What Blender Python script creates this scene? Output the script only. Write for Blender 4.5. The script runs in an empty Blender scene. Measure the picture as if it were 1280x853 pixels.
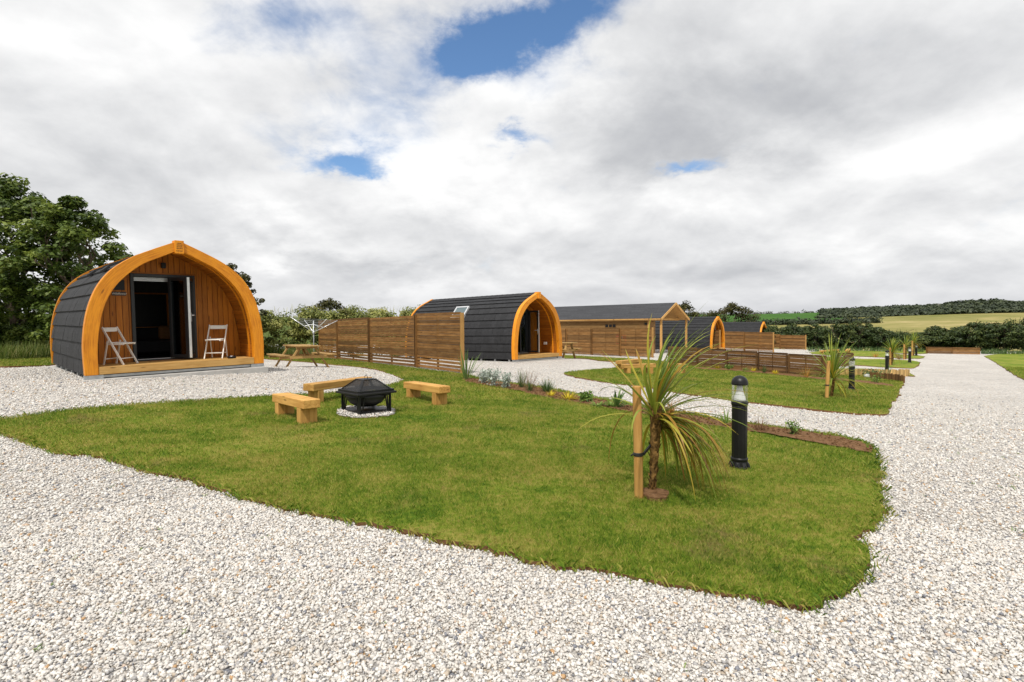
import bpy, math, random
import numpy as np
from mathutils import Vector, Matrix
from mathutils.geometry import delaunay_2d_cdt
random.seed(7); RNG = np.random.default_rng(11)
PI = math.pi
S = bpy.context.scene
COL = S.collection

# ------------------------------------------------------------------ camera model
F, Y0, ROLL, EYE = 666.252, 409.01, 0.0052, 1.5
TH = math.atan((426.5 - Y0) / F)
def rx(a): return np.array([[1,0,0],[0,math.cos(a),-math.sin(a)],[0,math.sin(a),math.cos(a)]])
RT = rx(TH).T
def ray(px, py):
    c, s = math.cos(ROLL), math.sin(ROLL)
    a, b = px-640, py-426.5
    return RT @ np.array([(a*c-b*s)/F, 1.0, -(a*s+b*c)/F])
def at_depth(px, py, d):
    r = ray(px, py); r = r*(d/r[1]); return np.array([r[0], r[1], EYE+r[2]])

# ------------------------------------------------------------------ terrain: smooth surface through surveyed spots
_ctl = [(640,853,1.5),(0,853,1.47),(1280,853,1.55),(922,588,1.49),(458,521,1.43),(0,541,1.25),(107,476,.99),(327,460,1.0),
        (372,460,1.36),(577,468,1.41),(645,452,1.38),(703,447.5,1.42),(1064,489,1.95),(1109,464.7,2.18),(1137,454.2,2.33),
        (1145,445.3,2.55),(714,449.5,1.75),(815,447,1.95),(905,438.5,2.0),(966,440.6,2.35),(1006,437.8,2.55),(1190,442.5,2.75),
        (1280,476,2.0),(0,460,.95),(345,446,1.45),(703,446.0,2.0),(765,448.3,1.97),(947,465.5,1.85)]
_cp = []
for px, py, dr in _ctl:
    r = ray(px, py); t = dr/(-r[2]); _cp.append((r[0]*t, r[1]*t, EYE-dr))
_cp += [(-6,-6,0.05),(6,-6,-.05),(0,-3,0),(-14,2,.3),(14,2,-.35)]
_cp = np.array(_cp)
def _phi(d2): return np.where(d2 > 1e-9, .5*d2*np.log(np.maximum(d2,1e-9)), 0)
_n = len(_cp)
_K = _phi(((_cp[:,None,:2]-_cp[None,:,:2])**2).sum(-1)) + np.eye(_n)*6.0
_Pm = np.c_[np.ones(_n), _cp[:,:2]]
_A = np.block([[_K,_Pm],[_Pm.T,np.zeros((3,3))]])
_W = np.linalg.solve(_A, np.r_[_cp[:,2],0,0,0])
def tz(x, y):
    x = np.clip(np.atleast_1d(np.asarray(x,float)),-18,48); y = np.clip(np.atleast_1d(np.asarray(y,float)),-6,58)
    d2 = (x[:,None]-_cp[None,:,0])**2+(y[:,None]-_cp[None,:,1])**2
    return _phi(d2)@_W[:_n]+_W[_n]+_W[_n+1]*x+_W[_n+2]*y
def gz(x, y): return float(tz(x,y)[0])
def gp(px, py):
    r = ray(px,py); ts = np.geomspace(1.2,140,900)
    h = EYE+r[2]*ts - tz(r[0]*ts,r[1]*ts)
    k = int(np.argmax(h<0)) if (h<0).any() else len(ts)-1
    k = max(k,1); a,b = h[k-1],h[k]; t = ts[k-1]+(ts[k]-ts[k-1])*(a/(a-b) if a!=b else 0)
    x,y = r[0]*t, r[1]*t
    return np.array([x,y,gz(x,y)])
def sstep(a,b,x):
    t = np.clip((x-a)/(b-a),0,1); return t*t*(3-2*t)

# ------------------------------------------------------------------ node helpers
class NT:
    def __init__(s, tree): s.t = tree; s.n = tree.nodes; s.l = tree.links
    def new(s, typ, **kw):
        n = s.n.new(typ)
        for k,v in kw.items(): setattr(n,k,v)
        return n
    def put(s, sock, v):
        if hasattr(v,'is_output') or isinstance(v,bpy.types.NodeSocket): s.l.new(v,sock)
        else: sock.default_value = v
    def math(s, op, a, b=None, c=None, clamp=False):
        n = s.new('ShaderNodeMath',operation=op,use_clamp=clamp); s.put(n.inputs[0],a)
        if b is not None: s.put(n.inputs[1],b)
        if c is not None: s.put(n.inputs[2],c)
        return n.outputs[0]
    def vec(s, op, a, b=None, scale=None):
        n = s.new('ShaderNodeVectorMath',operation=op); s.put(n.inputs[0],a)
        if b is not None: s.put(n.inputs[1],b)
        if scale is not None: s.put(n.inputs['Scale'],scale)
        return n.outputs['Value'] if op in ('LENGTH','DISTANCE','DOT_PRODUCT') else n.outputs[0]
    def noise(s, v, scale, detail=4, rough=.55, dist=0, out='Fac'):
        n = s.new('ShaderNodeTexNoise'); s.put(n.inputs['Vector'],v); s.put(n.inputs['Scale'],scale)
        n.inputs['Detail'].default_value = detail; n.inputs['Roughness'].default_value = rough; n.inputs['Distortion'].default_value = dist
        return n.outputs[out]
    def ramp(s, f, stops, interp='LINEAR'):
        n = s.new('ShaderNodeValToRGB'); s.put(n.inputs[0],f); e = n.color_ramp.elements; n.color_ramp.interpolation = interp
        while len(e)<len(stops): e.new(.5)
        for x,(p,c) in zip(e,stops): x.position = p; x.color = (*c,1) if len(c)==3 else c
        return n.outputs[0]
    def mix(s, f, a, b, mode='MIX'):
        n = s.new('ShaderNodeMix',data_type='RGBA',blend_type=mode); s.put(n.inputs[0],f)
        s.put(n.inputs[6],a if not isinstance(a,tuple) else (*a,1)[:4]); s.put(n.inputs[7],b if not isinstance(b,tuple) else (*b,1)[:4])
        return n.outputs[2]
    def rng(s, v, a,b,c,d, smooth=False):
        n = s.new('ShaderNodeMapRange'); n.interpolation_type = 'SMOOTHSTEP' if smooth else 'LINEAR'
        for i,q in enumerate((v,a,b,c,d)): s.put(n.inputs[i],q)
        return n.outputs[0]
    def attr(s, name, out='Fac'):
        return s.new('ShaderNodeAttribute',attribute_name=name).outputs[out]
    def pos(s): return s.new('ShaderNodeNewGeometry').outputs['Position']
    def bump(s, h, strength=.3, dist=.01):
        n = s.new('ShaderNodeBump'); s.put(n.inputs['Height'],h); n.inputs['Strength'].default_value = strength; n.inputs['Distance'].default_value = dist
        return n.outputs[0]
def newmat(name):
    m = bpy.data.materials.new(name); m.use_nodes = True
    t = NT(m.node_tree); b = m.node_tree.nodes['Principled BSDF']
    return m, t, b
def plain(name, c, rough=.5, metal=0, var=.08, scale=8, spec=.5, bump=0):
    m,t,b = newmat(name)
    n = t.noise(t.attr('gc','Vector'),scale,5)
    f = t.math('MULTIPLY',t.rng(n,.25,.75,1-var*2,1+var*2),t.rng(t.attr('tint'),0,1,1-var,1+var))
    col = t.vec('SCALE',c,scale=f); t.l.new(col,b.inputs['Base Color'])
    b.inputs['Roughness'].default_value = rough; b.inputs['Metallic'].default_value = metal; b.inputs['Specular IOR Level'].default_value = spec
    if bump: t.l.new(t.bump(t.noise(t.attr('gc','Vector'),scale*6,4),bump,.004),b.inputs['Normal'])
    return m
def wood(name, c1, c2, rough=.6, tint=.25, knots=True, spec=.3, weather=None, freq=1.0):
    m,t,b = newmat(name); g = t.attr('gc','Vector')
    v = t.vec('MULTIPLY',g,(1.6*freq,26*freq,26*freq))
    n = t.noise(v,1.0,6,.6,.4); n2 = t.noise(t.vec('MULTIPLY',g,(3,5,5)),1.0,3)
    f = t.math('ADD',t.math('MULTIPLY',n,.75),t.math('MULTIPLY',n2,.35))
    col = t.ramp(f,[(.36,c2),(.62,c1)])
    if knots:
        vo = t.new('ShaderNodeTexVoronoi',feature='F1'); t.put(vo.inputs['Vector'],t.vec('MULTIPLY',g,(2.2,9,9))); vo.inputs['Scale'].default_value = 1.0
        k = t.rng(vo.outputs['Distance'],.05,.17,.75,0,True)
        col = t.mix(k,col,tuple(q*.35 for q in c2))
    if weather:
        w = t.rng(t.noise(t.vec('MULTIPLY',g,(1.2,3,3)),1.3,4),.45,.7,0,.6)
        col = t.mix(w,col,weather)
    col = t.vec('SCALE',col,scale=t.rng(t.attr('tint'),0,1,1-tint,1+tint))
    t.l.new(col,b.inputs['Base Color'])
    t.l.new(t.rng(n,.3,.7,rough+.12,rough-.1),b.inputs['Roughness'])
    b.inputs['Specular IOR Level'].default_value = spec
    t.l.new(t.bump(n,.25,.004),b.inputs['Normal'])
    return m
def leafmat(name, dark, mid, light, trans=.35, rough=.5):
    m,t,b = newmat(name)
    cl = t.noise(t.pos(),.9,3)
    f = t.math('ADD',t.math('MULTIPLY',t.attr('tint'),.7),t.math('MULTIPLY',cl,.4))
    col = t.ramp(f,[(.2,dark),(.55,mid),(.92,light)])
    t.l.new(col,b.inputs['Base Color']); b.inputs['Roughness'].default_value = rough; b.inputs['Specular IOR Level'].default_value = .3
    tr = t.new('ShaderNodeBsdfTranslucent'); t.l.new(t.vec('SCALE',col,scale=1.2),tr.inputs[0])
    mx = t.new('ShaderNodeMixShader'); mx.inputs[0].default_value = trans
    t.l.new(b.outputs[0],mx.inputs[1]); t.l.new(tr.outputs[0],mx.inputs[2])
    t.l.new(mx.outputs[0],t.n['Material Output'].inputs[0])
    return m

M = {}
M['arch'] = wood('arch_wood',(.78,.295,.014),(.50,.15,.007),.45,.14,spec=.35,freq=1.7)
M['clad'] = wood('cladding_wood',(.46,.160,.014),(.32,.098,.009),.5,.20)
M['soffit'] = wood('soffit_wood',(.38,.125,.012),(.25,.07,.007),.5,.18)
M['deck'] = wood('deck_wood',(.55,.33,.11),(.40,.21,.055),.65,.15)
M['sleeper'] = wood('sleeper_wood',(.56,.32,.09),(.33,.15,.032),.72,.12)
M['table'] = wood('table_wood',(.40,.25,.09),(.26,.15,.045),.75,.15)
M['fence'] = wood('fence_wood',(.200,.096,.027),(.105,.046,.012),.75,.46,weather=(.27,.15,.055))
M['fencepost'] = wood('fence_post_wood',(.45,.25,.08),(.30,.15,.04),.7,.1)
M['lowfence'] = wood('low_fence_wood',(.125,.062,.020),(.06,.028,.009),.8,.5,weather=(.18,.11,.05))
M['shed'] = wood('shed_wood',(.27,.150,.052),(.17,.088,.028),.7,.2)
M['shedtrim'] = wood('shed_trim_wood',(.62,.36,.12),(.45,.22,.06),.65,.12)
M['stake'] = wood('stake_wood',(.48,.27,.08),(.32,.16,.035),.7,.1)
M['log'] = wood('edging_log_wood',(.50,.34,.14),(.30,.18,.06),.75,.35)
M['logdark'] = wood('dark_edging_log_wood',(.16,.085,.03),(.08,.04,.015),.8,.3)
M['paintwood'] = wood('white_painted_wood',(.80,.76,.70),(.68,.63,.57),.55,.05,knots=False)
M['shingle'] = plain('shingle',(.027,.0275,.030),.7,0,.13,14,.25,.35)
M['felt'] = plain('roof_felt',(.058,.060,.066),.85,0,.12,9,.2,.4)
M['dark'] = plain('dark_lining',(.020,.021,.023),.7,0,.1)
M['room'] = plain('room_panel',(.035,.038,.042),.6,0,.1)
M['anthracite'] = plain('anthracite_frame',(.017,.019,.022),.4,0,.05)
M['alu'] = plain('aluminium',(.72,.73,.74),.35,.6,.05)
M['galv'] = plain('galvanised_steel',(.42,.44,.45),.45,.7,.1)
M['whiteplastic'] = plain('white_plastic',(.82,.82,.80),.4,0,.03)
M['black'] = plain('black_powder_coat',(.0065,.0065,.0072),.42,0,.15,6,.35)
M['blackmetal'] = plain('fire_bowl_steel',(.009,.0085,.009),.5,.1,.2,9,.5,.15)
M['concrete'] = plain('concrete',(.40,.39,.37),.85,0,.1,5,.3,.3)
M['brass'] = plain('brass',(.65,.45,.18),.35,.9,.05)
M['signgrey'] = plain('sign_grey',(.055,.048,.045),.5,0,.1)
M['signtext'] = plain('sign_lettering',(.80,.77,.72),.5,0,.05)
M['carve'] = plain('carved_mark',(.10,.035,.008),.7,0,.1)
M['cushion'] = plain('sofa_fabric',(.012,.012,.014),.9,0,.1)
M['pillow'] = plain('pillow_fabric',(.55,.5,.42),.9,0,.05)
M['mat'] = plain('coir_mat',(.24,.11,.04),.95,0,.2,40)
M['red'] = plain('red_paint',(.42,.05,.025),.5,0,.05)
M['rubber'] = plain('black_rubber',(.015,.015,.015),.6,0,.1)
M['stone'] = plain('pale_rock',(.6,.59,.56),.85,0,.15,6,.3,.4)
M['bark'] = plain('bark',(.085,.065,.045),.9,0,.3,9,.2,.8)
M['palmtrunk'] = plain('cordyline_trunk',(.15,.085,.026),.9,0,.6,22,.2,.9)
M['slate'] = plain('slate_roof',(.16,.165,.18),.7,0,.1)
M['render'] = plain('stone_wall',(.3,.28,.25),.9,0,.1)
M['sycamore'] = leafmat('sycamore_leaf',(.026,.050,.010),(.098,.145,.024),(.25,.30,.06),.3)
M['hedgeleaf'] = leafmat('hedge_leaf',(.055,.080,.015),(.21,.235,.052),(.46,.44,.15),.3)
M['darkhedge'] = leafmat('dark_hedge_leaf',(.020,.036,.011),(.052,.080,.022),(.125,.15,.042),.25)
M['thorn'] = leafmat('hawthorn_leaf',(.018,.022,.006),(.06,.065,.015),(.13,.11,.028),.25)
M['farwood'] = leafmat('far_wood_leaf',(.024,.036,.022),(.052,.070,.036),(.10,.12,.055),.2)
M['weed'] = leafmat('tall_grass_leaf',(.05,.09,.012),(.12,.17,.03),(.32,.30,.11),.35)
M['silver'] = leafmat('silver_leaf',(.20,.25,.20),(.36,.41,.36),(.55,.6,.53),.2,.7)
M['lime'] = leafmat('lime_leaf',(.05,.11,.015),(.14,.25,.04),(.27,.38,.09),.35)
M['yellow'] = leafmat('golden_leaf',(.30,.24,.01),(.58,.46,.015),(.75,.62,.05),.3)
M['orange'] = leafmat('orange_grass',(.22,.10,.015),(.42,.20,.03),(.58,.32,.07),.3)
M['brownleaf'] = leafmat('brown_grass',(.10,.05,.02),(.22,.12,.06),(.34,.22,.13),.3)
M['phormium'] = leafmat('sword_leaf',(.06,.13,.03),(.16,.24,.07),(.34,.38,.14),.3)
M['rush'] = leafmat('rush_leaf',(.025,.06,.015),(.07,.13,.035),(.16,.22,.08),.3)

# cordyline: leaf colour runs from green through yellow to straw by the tint of each leaf
m,t,b = newmat('cordyline_leaf')
c = t.ramp(t.attr('tint'),[(0,(.075,.135,.016)),(.3,(.19,.26,.03)),(.6,(.38,.40,.065)),(.74,(.42,.33,.03)),(.88,(.34,.17,.03)),(1,(.30,.20,.11))])
c = t.vec('SCALE',c,scale=t.rng(t.noise(t.vec('MULTIPLY',t.attr('gc','Vector'),(2,60,1)),1,3),.3,.7,.75,1.2))
t.l.new(c,b.inputs['Base Color']); b.inputs['Roughness'].default_value=.42; b.inputs['Specular IOR Level'].default_value=.35
tr = t.new('ShaderNodeBsdfTranslucent'); t.l.new(c,tr.inputs[0]); mx = t.new('ShaderNodeMixShader'); mx.inputs[0].default_value=.3
t.l.new(b.outputs[0],mx.inputs[1]); t.l.new(tr.outputs[0],mx.inputs[2]); t.l.new(mx.outputs[0],t.n['Material Output'].inputs[0])
M['cordyline'] = m

def glassmat(name, tintc, alpha, fk=1.0):
    m,t,b = newmat(name)
    gl = t.new('ShaderNodeBsdfGlossy'); gl.inputs['Roughness'].default_value=.03; gl.inputs[0].default_value=(.9,.93,.95,1)
    tr = t.new('ShaderNodeBsdfTransparent'); tr.inputs[0].default_value=(*tintc,1)
    fr = t.new('ShaderNodeFresnel'); fr.inputs[0].default_value=1.5
    mx = t.new('ShaderNodeMixShader'); t.l.new(t.math('ADD',t.math('MULTIPLY',fr.outputs[0],fk),alpha),mx.inputs[0])
    t.l.new(tr.outputs[0],mx.inputs[1]); t.l.new(gl.outputs[0],mx.inputs[2]); t.l.new(mx.outputs[0],t.n['Material Output'].inputs[0])
    return m
M['glass'] = glassmat('clear_glass',(.97,.98,.975),.01,.45)
M['doorglass'] = glassmat('door_glass',(.70,.75,.76),.05)
# wire mesh of the fire bowl lid
m,t,b = newmat('wire_mesh'); tr = t.new('ShaderNodeBsdfTransparent'); b.inputs['Base Color'].default_value=(.02,.02,.021,1); b.inputs['Roughness'].default_value=.5
mx = t.new('ShaderNodeMixShader'); mx.inputs[0].default_value=.72; t.l.new(tr.outputs[0],mx.inputs[1]); t.l.new(b.outputs[0],mx.inputs[2]); t.l.new(mx.outputs[0],t.n['Material Output'].inputs[0])
M['wiremesh'] = m

# grass: one colour field in world space shared by turf and blades
def grass_color(t, blade):
    p = t.pos()
    big = t.noise(p,.55,4,.6); mid = t.noise(p,2.6,4,.65); fine = t.noise(p,14,4,.7)
    f = t.math('ADD',t.math('ADD',t.math('MULTIPLY',big,.45),t.math('MULTIPLY',mid,.44)),t.math('MULTIPLY',fine,.52))
    mow = t.noise(t.vec('MULTIPLY',t.vec('ADD',p,t.vec('SCALE',t.noise(p,.4,2,out='Color'),scale=.8)),(.55,2.9,1)),1.0,3,.5)
    f = t.math('ADD',f,t.math('MULTIPLY',t.math('SUBTRACT',mow,.5),.22))
    f = t.math('SUBTRACT',f,.16)
    if blade: f = t.math('ADD',f,t.rng(t.attr('tint'),0,1,-.16,.16))
    col = t.ramp(f,[(.30,(.040,.100,.008)),(.44,(.116,.203,.014)),(.55,(.230,.290,.031)),(.68,(.41,.35,.09))])
    s = t.rng(t.noise(t.vec('MULTIPLY',p,(1,1,1)),.9,5,.7,.6),.575,.69,0,.8)
    return t.mix(t.math('MULTIPLY',s,t.rng(fine,.35,.6,0,1)),col,(.27,.19,.09))
m,t,b = newmat('turf'); c = grass_color(t,False)
c = t.vec('SCALE',c,scale=.8); t.l.new(c,b.inputs['Base Color']); b.inputs['Roughness'].default_value=.9; b.inputs['Specular IOR Level'].default_value=.1
t.l.new(t.bump(t.noise(t.pos(),45,5,.7),.9,.03),b.inputs['Normal']); M['turf'] = m
m,t,b = newmat('grass_blade'); c = grass_color(t,True)
t.l.new(c,b.inputs['Base Color']); b.inputs['Roughness'].default_value=.6; b.inputs['Specular IOR Level'].default_value=.25
tr = t.new('ShaderNodeBsdfTranslucent'); t.l.new(c,tr.inputs[0]); mx = t.new('ShaderNodeMixShader'); mx.inputs[0].default_value=.35
t.l.new(b.outputs[0],mx.inputs[1]); t.l.new(tr.outputs[0],mx.inputs[2]); t.l.new(mx.outputs[0],t.n['Material Output'].inputs[0]); M['blade'] = m
# soil
m,t,b = newmat('soil'); n = t.noise(t.pos(),18,6,.7); c = t.ramp(n,[(.3,(.10,.05,.022)),(.55,(.22,.12,.058)),(.75,(.34,.21,.12))])
t.l.new(c,b.inputs['Base Color']); b.inputs['Roughness'].default_value=.95; b.inputs['Specular IOR Level'].default_value=.1
t.l.new(t.bump(n,1,.05),b.inputs['Normal']); M['soil'] = m
# gravel sheet
STONES = [(0,(.59,.56,.52)),(.28,(.70,.675,.635)),(.55,(.52,.49,.455)),(.73,(.62,.57,.51)),(.82,(.35,.34,.335)),(.89,(.45,.38,.30)),(.945,(.20,.205,.23)),(.978,(.46,.29,.15)),(.99,(.54,.42,.33))]
m,t,b = newmat('gravel'); p = t.pos()
p2 = t.vec('ADD',p,t.vec('SCALE',t.noise(p,60,2,out='Color'),scale=.012))
vo = t.new('ShaderNodeTexVoronoi',feature='F1'); t.put(vo.inputs['Vector'],p2); vo.inputs['Scale'].default_value=42
ve = t.new('ShaderNodeTexVoronoi',feature='DISTANCE_TO_EDGE'); t.put(ve.inputs['Vector'],p2); ve.inputs['Scale'].default_value=42
sx = t.new('ShaderNodeSeparateColor'); t.l.new(vo.outputs['Color'],sx.inputs[0])
c = t.ramp(sx.outputs[0],STONES,'CONSTANT')
c = t.mix(t.rng(ve.outputs['Distance'],0,.10,.5,0),c,(.27,.24,.21))
lane = t.noise(t.vec('MULTIPLY',p,(.35,.35,.35)),1.0,4,.6)
lane = t.math('ADD',t.math('MULTIPLY',lane,.6),t.math('MULTIPLY',t.noise(p,.9,5,.65),.4))
c = t.vec('SCALE',c,scale=t.rng(lane,.32,.68,.92,1.24))
c = t.vec('SCALE',c,scale=t.rng(t.noise(p,9,5,.75),.3,.7,.78,1.14))
t.l.new(c,b.inputs['Base Color']); b.inputs['Roughness'].default_value=.8; b.inputs['Specular IOR Level'].default_value=.25
h = t.math('ADD',t.rng(ve.outputs['Distance'],0,.3,0,1),t.math('MULTIPLY',sx.outputs[1],.8))
t.l.new(t.bump(h,.8,.012),b.inputs['Normal']); M['gravel'] = m
m,t,b = newmat('gravel_stone'); c = t.ramp(t.attr('tint'),STONES,'CONSTANT')
c = t.vec('SCALE',c,scale=t.rng(t.noise(t.pos(),90,3),.3,.7,.85,1.15))
t.l.new(c,b.inputs['Base Color']); b.inputs['Roughness'].default_value=.7; b.inputs['Specular IOR Level'].default_value=.3; M['gravelstone'] = m
# far country
def field(name, stops, scale):
    m,t,b = newmat(name); p = t.vec('MULTIPLY',t.pos(),(1,.45,1)); n = t.math('ADD',t.math('MULTIPLY',t.noise(p,scale,5,.65),.7),t.math('MULTIPLY',t.noise(t.pos(),scale*6,3),.3))
    t.l.new(t.ramp(n,stops),b.inputs['Base Color']); b.inputs['Roughness'].default_value=.95; b.inputs['Specular IOR Level'].default_value=.05
    return m
M['pasture'] = field('rough_pasture',[(.35,(.05,.085,.02)),(.65,(.12,.15,.04))],.03)
M['greenfield'] = field('green_crop',[(.35,(.040,.105,.020)),(.65,(.065,.14,.028))],.02)
M['hayfield'] = field('hay_field',[(.36,(.15,.16,.045)),(.5,(.27,.24,.09)),(.64,(.42,.34,.17))],.018)

# ------------------------------------------------------------------ mesh builder
class MB:
    def __init__(s): s.v=[]; s.f=[]; s.t=[]; s.g=[]; s.m=[]; s.mi=0
    def add(s, vs, fs, tint=None, gc=None):
        o = len(s.v); tint = random.random() if tint is None else tint
        s.v += [tuple(q) for q in vs]; s.f += [tuple(o+i for i in f) for f in fs]; s.m += [s.mi]*len(fs)
        s.t += [tint]*len(vs) if not hasattr(tint,'__len__') else list(tint)
        s.g += [tuple(q) for q in (gc if gc is not None else vs)]
    def box(s, a, b, tint=None, Mx=None):
        x0,y0,z0 = a; x1,y1,z1 = b
        vs = [(x,y,z) for z in (z0,z1) for y in (y0,y1) for x in (x0,x1)]
        d = (x1-x0,y1-y0,z1-z0); k = max(range(3),key=lambda i:d[i]); off = random.random()*20
        gc = [(v[k]+off, v[(k+1)%3]+off, v[(k+2)%3]) for v in vs]
        if Mx is not None: vs = [Mx@Vector(v) for v in vs]
        s.add(vs,[(0,2,3,1),(4,5,7,6),(0,1,5,4),(2,6,7,3),(0,4,6,2),(1,3,7,5)],tint,gc)
    def beam(s, p, q, w, h, up=(0,0,1), tint=None):
        p,q = Vector(p),Vector(q); d = q-p; L = d.length; d.normalize()
        up = Vector(up); sd = d.cross(up)
        if sd.length<1e-4: sd = d.cross(Vector((1,0,0)))
        sd.normalize(); u = sd.cross(d)
        mx = Matrix((( d.x,sd.x,u.x,p.x),(d.y,sd.y,u.y,p.y),(d.z,sd.z,u.z,p.z),(0,0,0,1)))
        s.box((0,-w/2,-h/2),(L,w/2,h/2),tint,mx)
    def tube(s, pts, rs, n=8, tint=None, caps=True):
        pts = [Vector(p) for p in pts]; rs = rs if hasattr(rs,'__len__') else [rs]*len(pts)
        vs=[];gc=[];fs=[];L=0;off=random.random()*20
        ref = Vector((0,0,1))
        for i,p in enumerate(pts):
            d = (pts[min(i+1,len(pts)-1)]-pts[max(i-1,0)]).normalized()
            a = d.cross(ref if abs(d.z)<.95 else Vector((1,0,0))).normalized(); bb = a.cross(d)
            if i: L += (p-pts[i-1]).length
            for k in range(n):
                th = 2*PI*k/n; vs.append(p+(a*math.cos(th)+bb*math.sin(th))*rs[i]); gc.append((L+off,math.cos(th)*rs[i]+off,math.sin(th)*rs[i]))
        for i in range(len(pts)-1):
            for k in range(n): fs.append((i*n+k,i*n+(k+1)%n,(i+1)*n+(k+1)%n,(i+1)*n+k))
        if caps: fs += [tuple(range(n))[::-1], tuple(range((len(pts)-1)*n,len(pts)*n))]
        s.add(vs,fs,tint,gc)
    def lathe(s, prof, n=24, c=(0,0,0), tint=None, rfun=None):
        vs=[];fs=[]
        for r,z in prof:
            for k in range(n):
                th=2*PI*k/n; rr=r*(rfun(k,z) if rfun else 1); vs.append((c[0]+rr*math.cos(th),c[1]+rr*math.sin(th),c[2]+z))
        for i in range(len(prof)-1):
            for k in range(n): fs.append((i*n+k,i*n+(k+1)%n,(i+1)*n+(k+1)%n,(i+1)*n+k))
        fs += [tuple(range(n))[::-1],tuple(range((len(prof)-1)*n,len(prof)*n))]
        s.add(vs,fs,tint)
    def blade(s, base, d0, length, width, droop=.5, wind=(0,0,0), segs=6, tint=None, fold=.25, wp=.55):
        p = Vector(base); d = Vector(d0).normalized(); st = length/segs; vs=[];gc=[];off=random.random()*9
        wv = Vector(wind)
        for i in range(segs+1):
            u = i/segs
            sd = d.cross(Vector((0,0,1)))
            if sd.length<.05: sd = Vector((math.cos(off*7),math.sin(off*7),0))
            sd.normalize(); up = sd.cross(d)
            w = width*.5*min(1,(.45+1.6*u))*max(.03,(1-u)**wp)
            vs += [p-sd*w+up*w*fold, p, p+sd*w+up*w*fold]; gc += [(u*length+off,-w,0),(u*length+off,0,0),(u*length+off,w,0)]
            d = (d+Vector((0,0,-droop/segs*(.4+1.6*u)))+wv*(u/segs)).normalized(); p = p+d*st
        fs=[]
        for i in range(segs):
            a=i*3; fs += [(a,a+1,a+4,a+3),(a+1,a+2,a+5,a+4)]
        s.add(vs,fs,tint,gc)
    def build(s, name, mats, parent=None, smooth=False, bevel=0, kind=None, label=None):
        me = bpy.data.meshes.new(name); me.from_pydata(s.v,[],s.f)
        ta = me.attributes.new('tint','FLOAT','POINT'); ta.data.foreach_set('value',np.array(s.t,np.float32))
        ga = me.attributes.new('gc','FLOAT_VECTOR','POINT'); ga.data.foreach_set('vector',np.array(s.g,np.float32).ravel())
        for q in (mats if isinstance(mats,(list,tuple)) else [mats]): me.materials.append(q)
        if max(s.m,default=0): me.polygons.foreach_set('material_index',np.array(s.m,np.int32))
        if smooth: me.polygons.foreach_set('use_smooth',np.ones(len(s.f),bool))
        me.update()
        o = bpy.data.objects.new(name,me); COL.objects.link(o)
        if parent is not None: o.parent = parent
        if bevel:
            md = o.modifiers.new('edge','BEVEL'); md.width = bevel; md.segments = 2; md.limit_method='ANGLE'
        if smooth=='auto': pass
        if kind: o['kind']=kind
        if label: o['label']=label
        return o
def np_mesh(name, V, Fq, mat, tint, kind=None, parent=None, gc=None):
    """V (N,3); Fq (M,k) faces all of k corners"""
    me = bpy.data.meshes.new(name); k = Fq.shape[1]
    me.vertices.add(len(V)); me.vertices.foreach_set('co',V.astype(np.float32).ravel())
    me.loops.add(Fq.size); me.loops.foreach_set('vertex_index',Fq.astype(np.int32).ravel())
    me.polygons.add(len(Fq)); me.polygons.foreach_set('loop_start',np.arange(0,Fq.size,k,dtype=np.int32))
    try: me.polygons.foreach_set('loop_total',np.full(len(Fq),k,np.int32))
    except Exception: pass
    a = me.attributes.new('tint','FLOAT','POINT'); a.data.foreach_set('value',tint.astype(np.float32))
    me.materials.append(mat); me.update(calc_edges=True); me.validate()
    o = bpy.data.objects.new(name,me); COL.objects.link(o)
    if kind: o['kind']=kind
    if parent is not None: o.parent = parent
    return o
def thing(name, label, cat, loc=(0,0,0), rz=0, group=None):
    o = bpy.data.objects.new(name,None); COL.objects.link(o); o.location = tuple(loc); o.rotation_euler=(0,0,rz); o.empty_display_size=.1
    o['label']=label; o['category']=cat
    if group: o['group']=group
    return o
def tag(o, label, cat, group=None):
    o['label']=label; o['category']=cat
    if group: o['group']=group
    return o
def dup(root, loc, rz, label, group=None):
    r = root.copy(); COL.objects.link(r); r.location = tuple(loc); r.rotation_euler=(0,0,rz); r['label']=label
    if group: r['group']=group
    for ch in list(root.children):
        c = ch.copy(); COL.objects.link(c); c.parent = r
        for g in ch.children:
            d = g.copy(); COL.objects.link(d); d.parent = c
    return r
def leaves(C, size, tint, up=.35, aspect=.62, out=None, mat=None, name='foliage', parent=None, flat=0):
    """rhombic leaves at the points C (N,3)"""
    n = len(C); nr = RNG.normal(size=(n,3)); nr[:,2] = np.abs(nr[:,2])*(1-up)+up*1.4
    if out is not None: nr = nr*.8+out*1.1
    nr /= np.linalg.norm(nr,axis=1,keepdims=True)
    a = np.cross(nr,RNG.normal(size=(n,3))); a /= np.linalg.norm(a,axis=1,keepdims=True); b = np.cross(nr,a)
    sz = (size*(.6+.8*RNG.random(n)))[:,None]
    dr = np.zeros((n,3)); dr[:,2] = -.18
    V = np.stack([C-a*sz*.5, C+b*sz*.5*aspect, C+a*sz*.5+dr*sz, C-b*sz*.5*aspect],1).reshape(-1,3)
    Fq = np.arange(n*4).reshape(n,4)
    return np_mesh(name,V,Fq,mat,np.repeat(tint,4),parent=parent)

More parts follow.
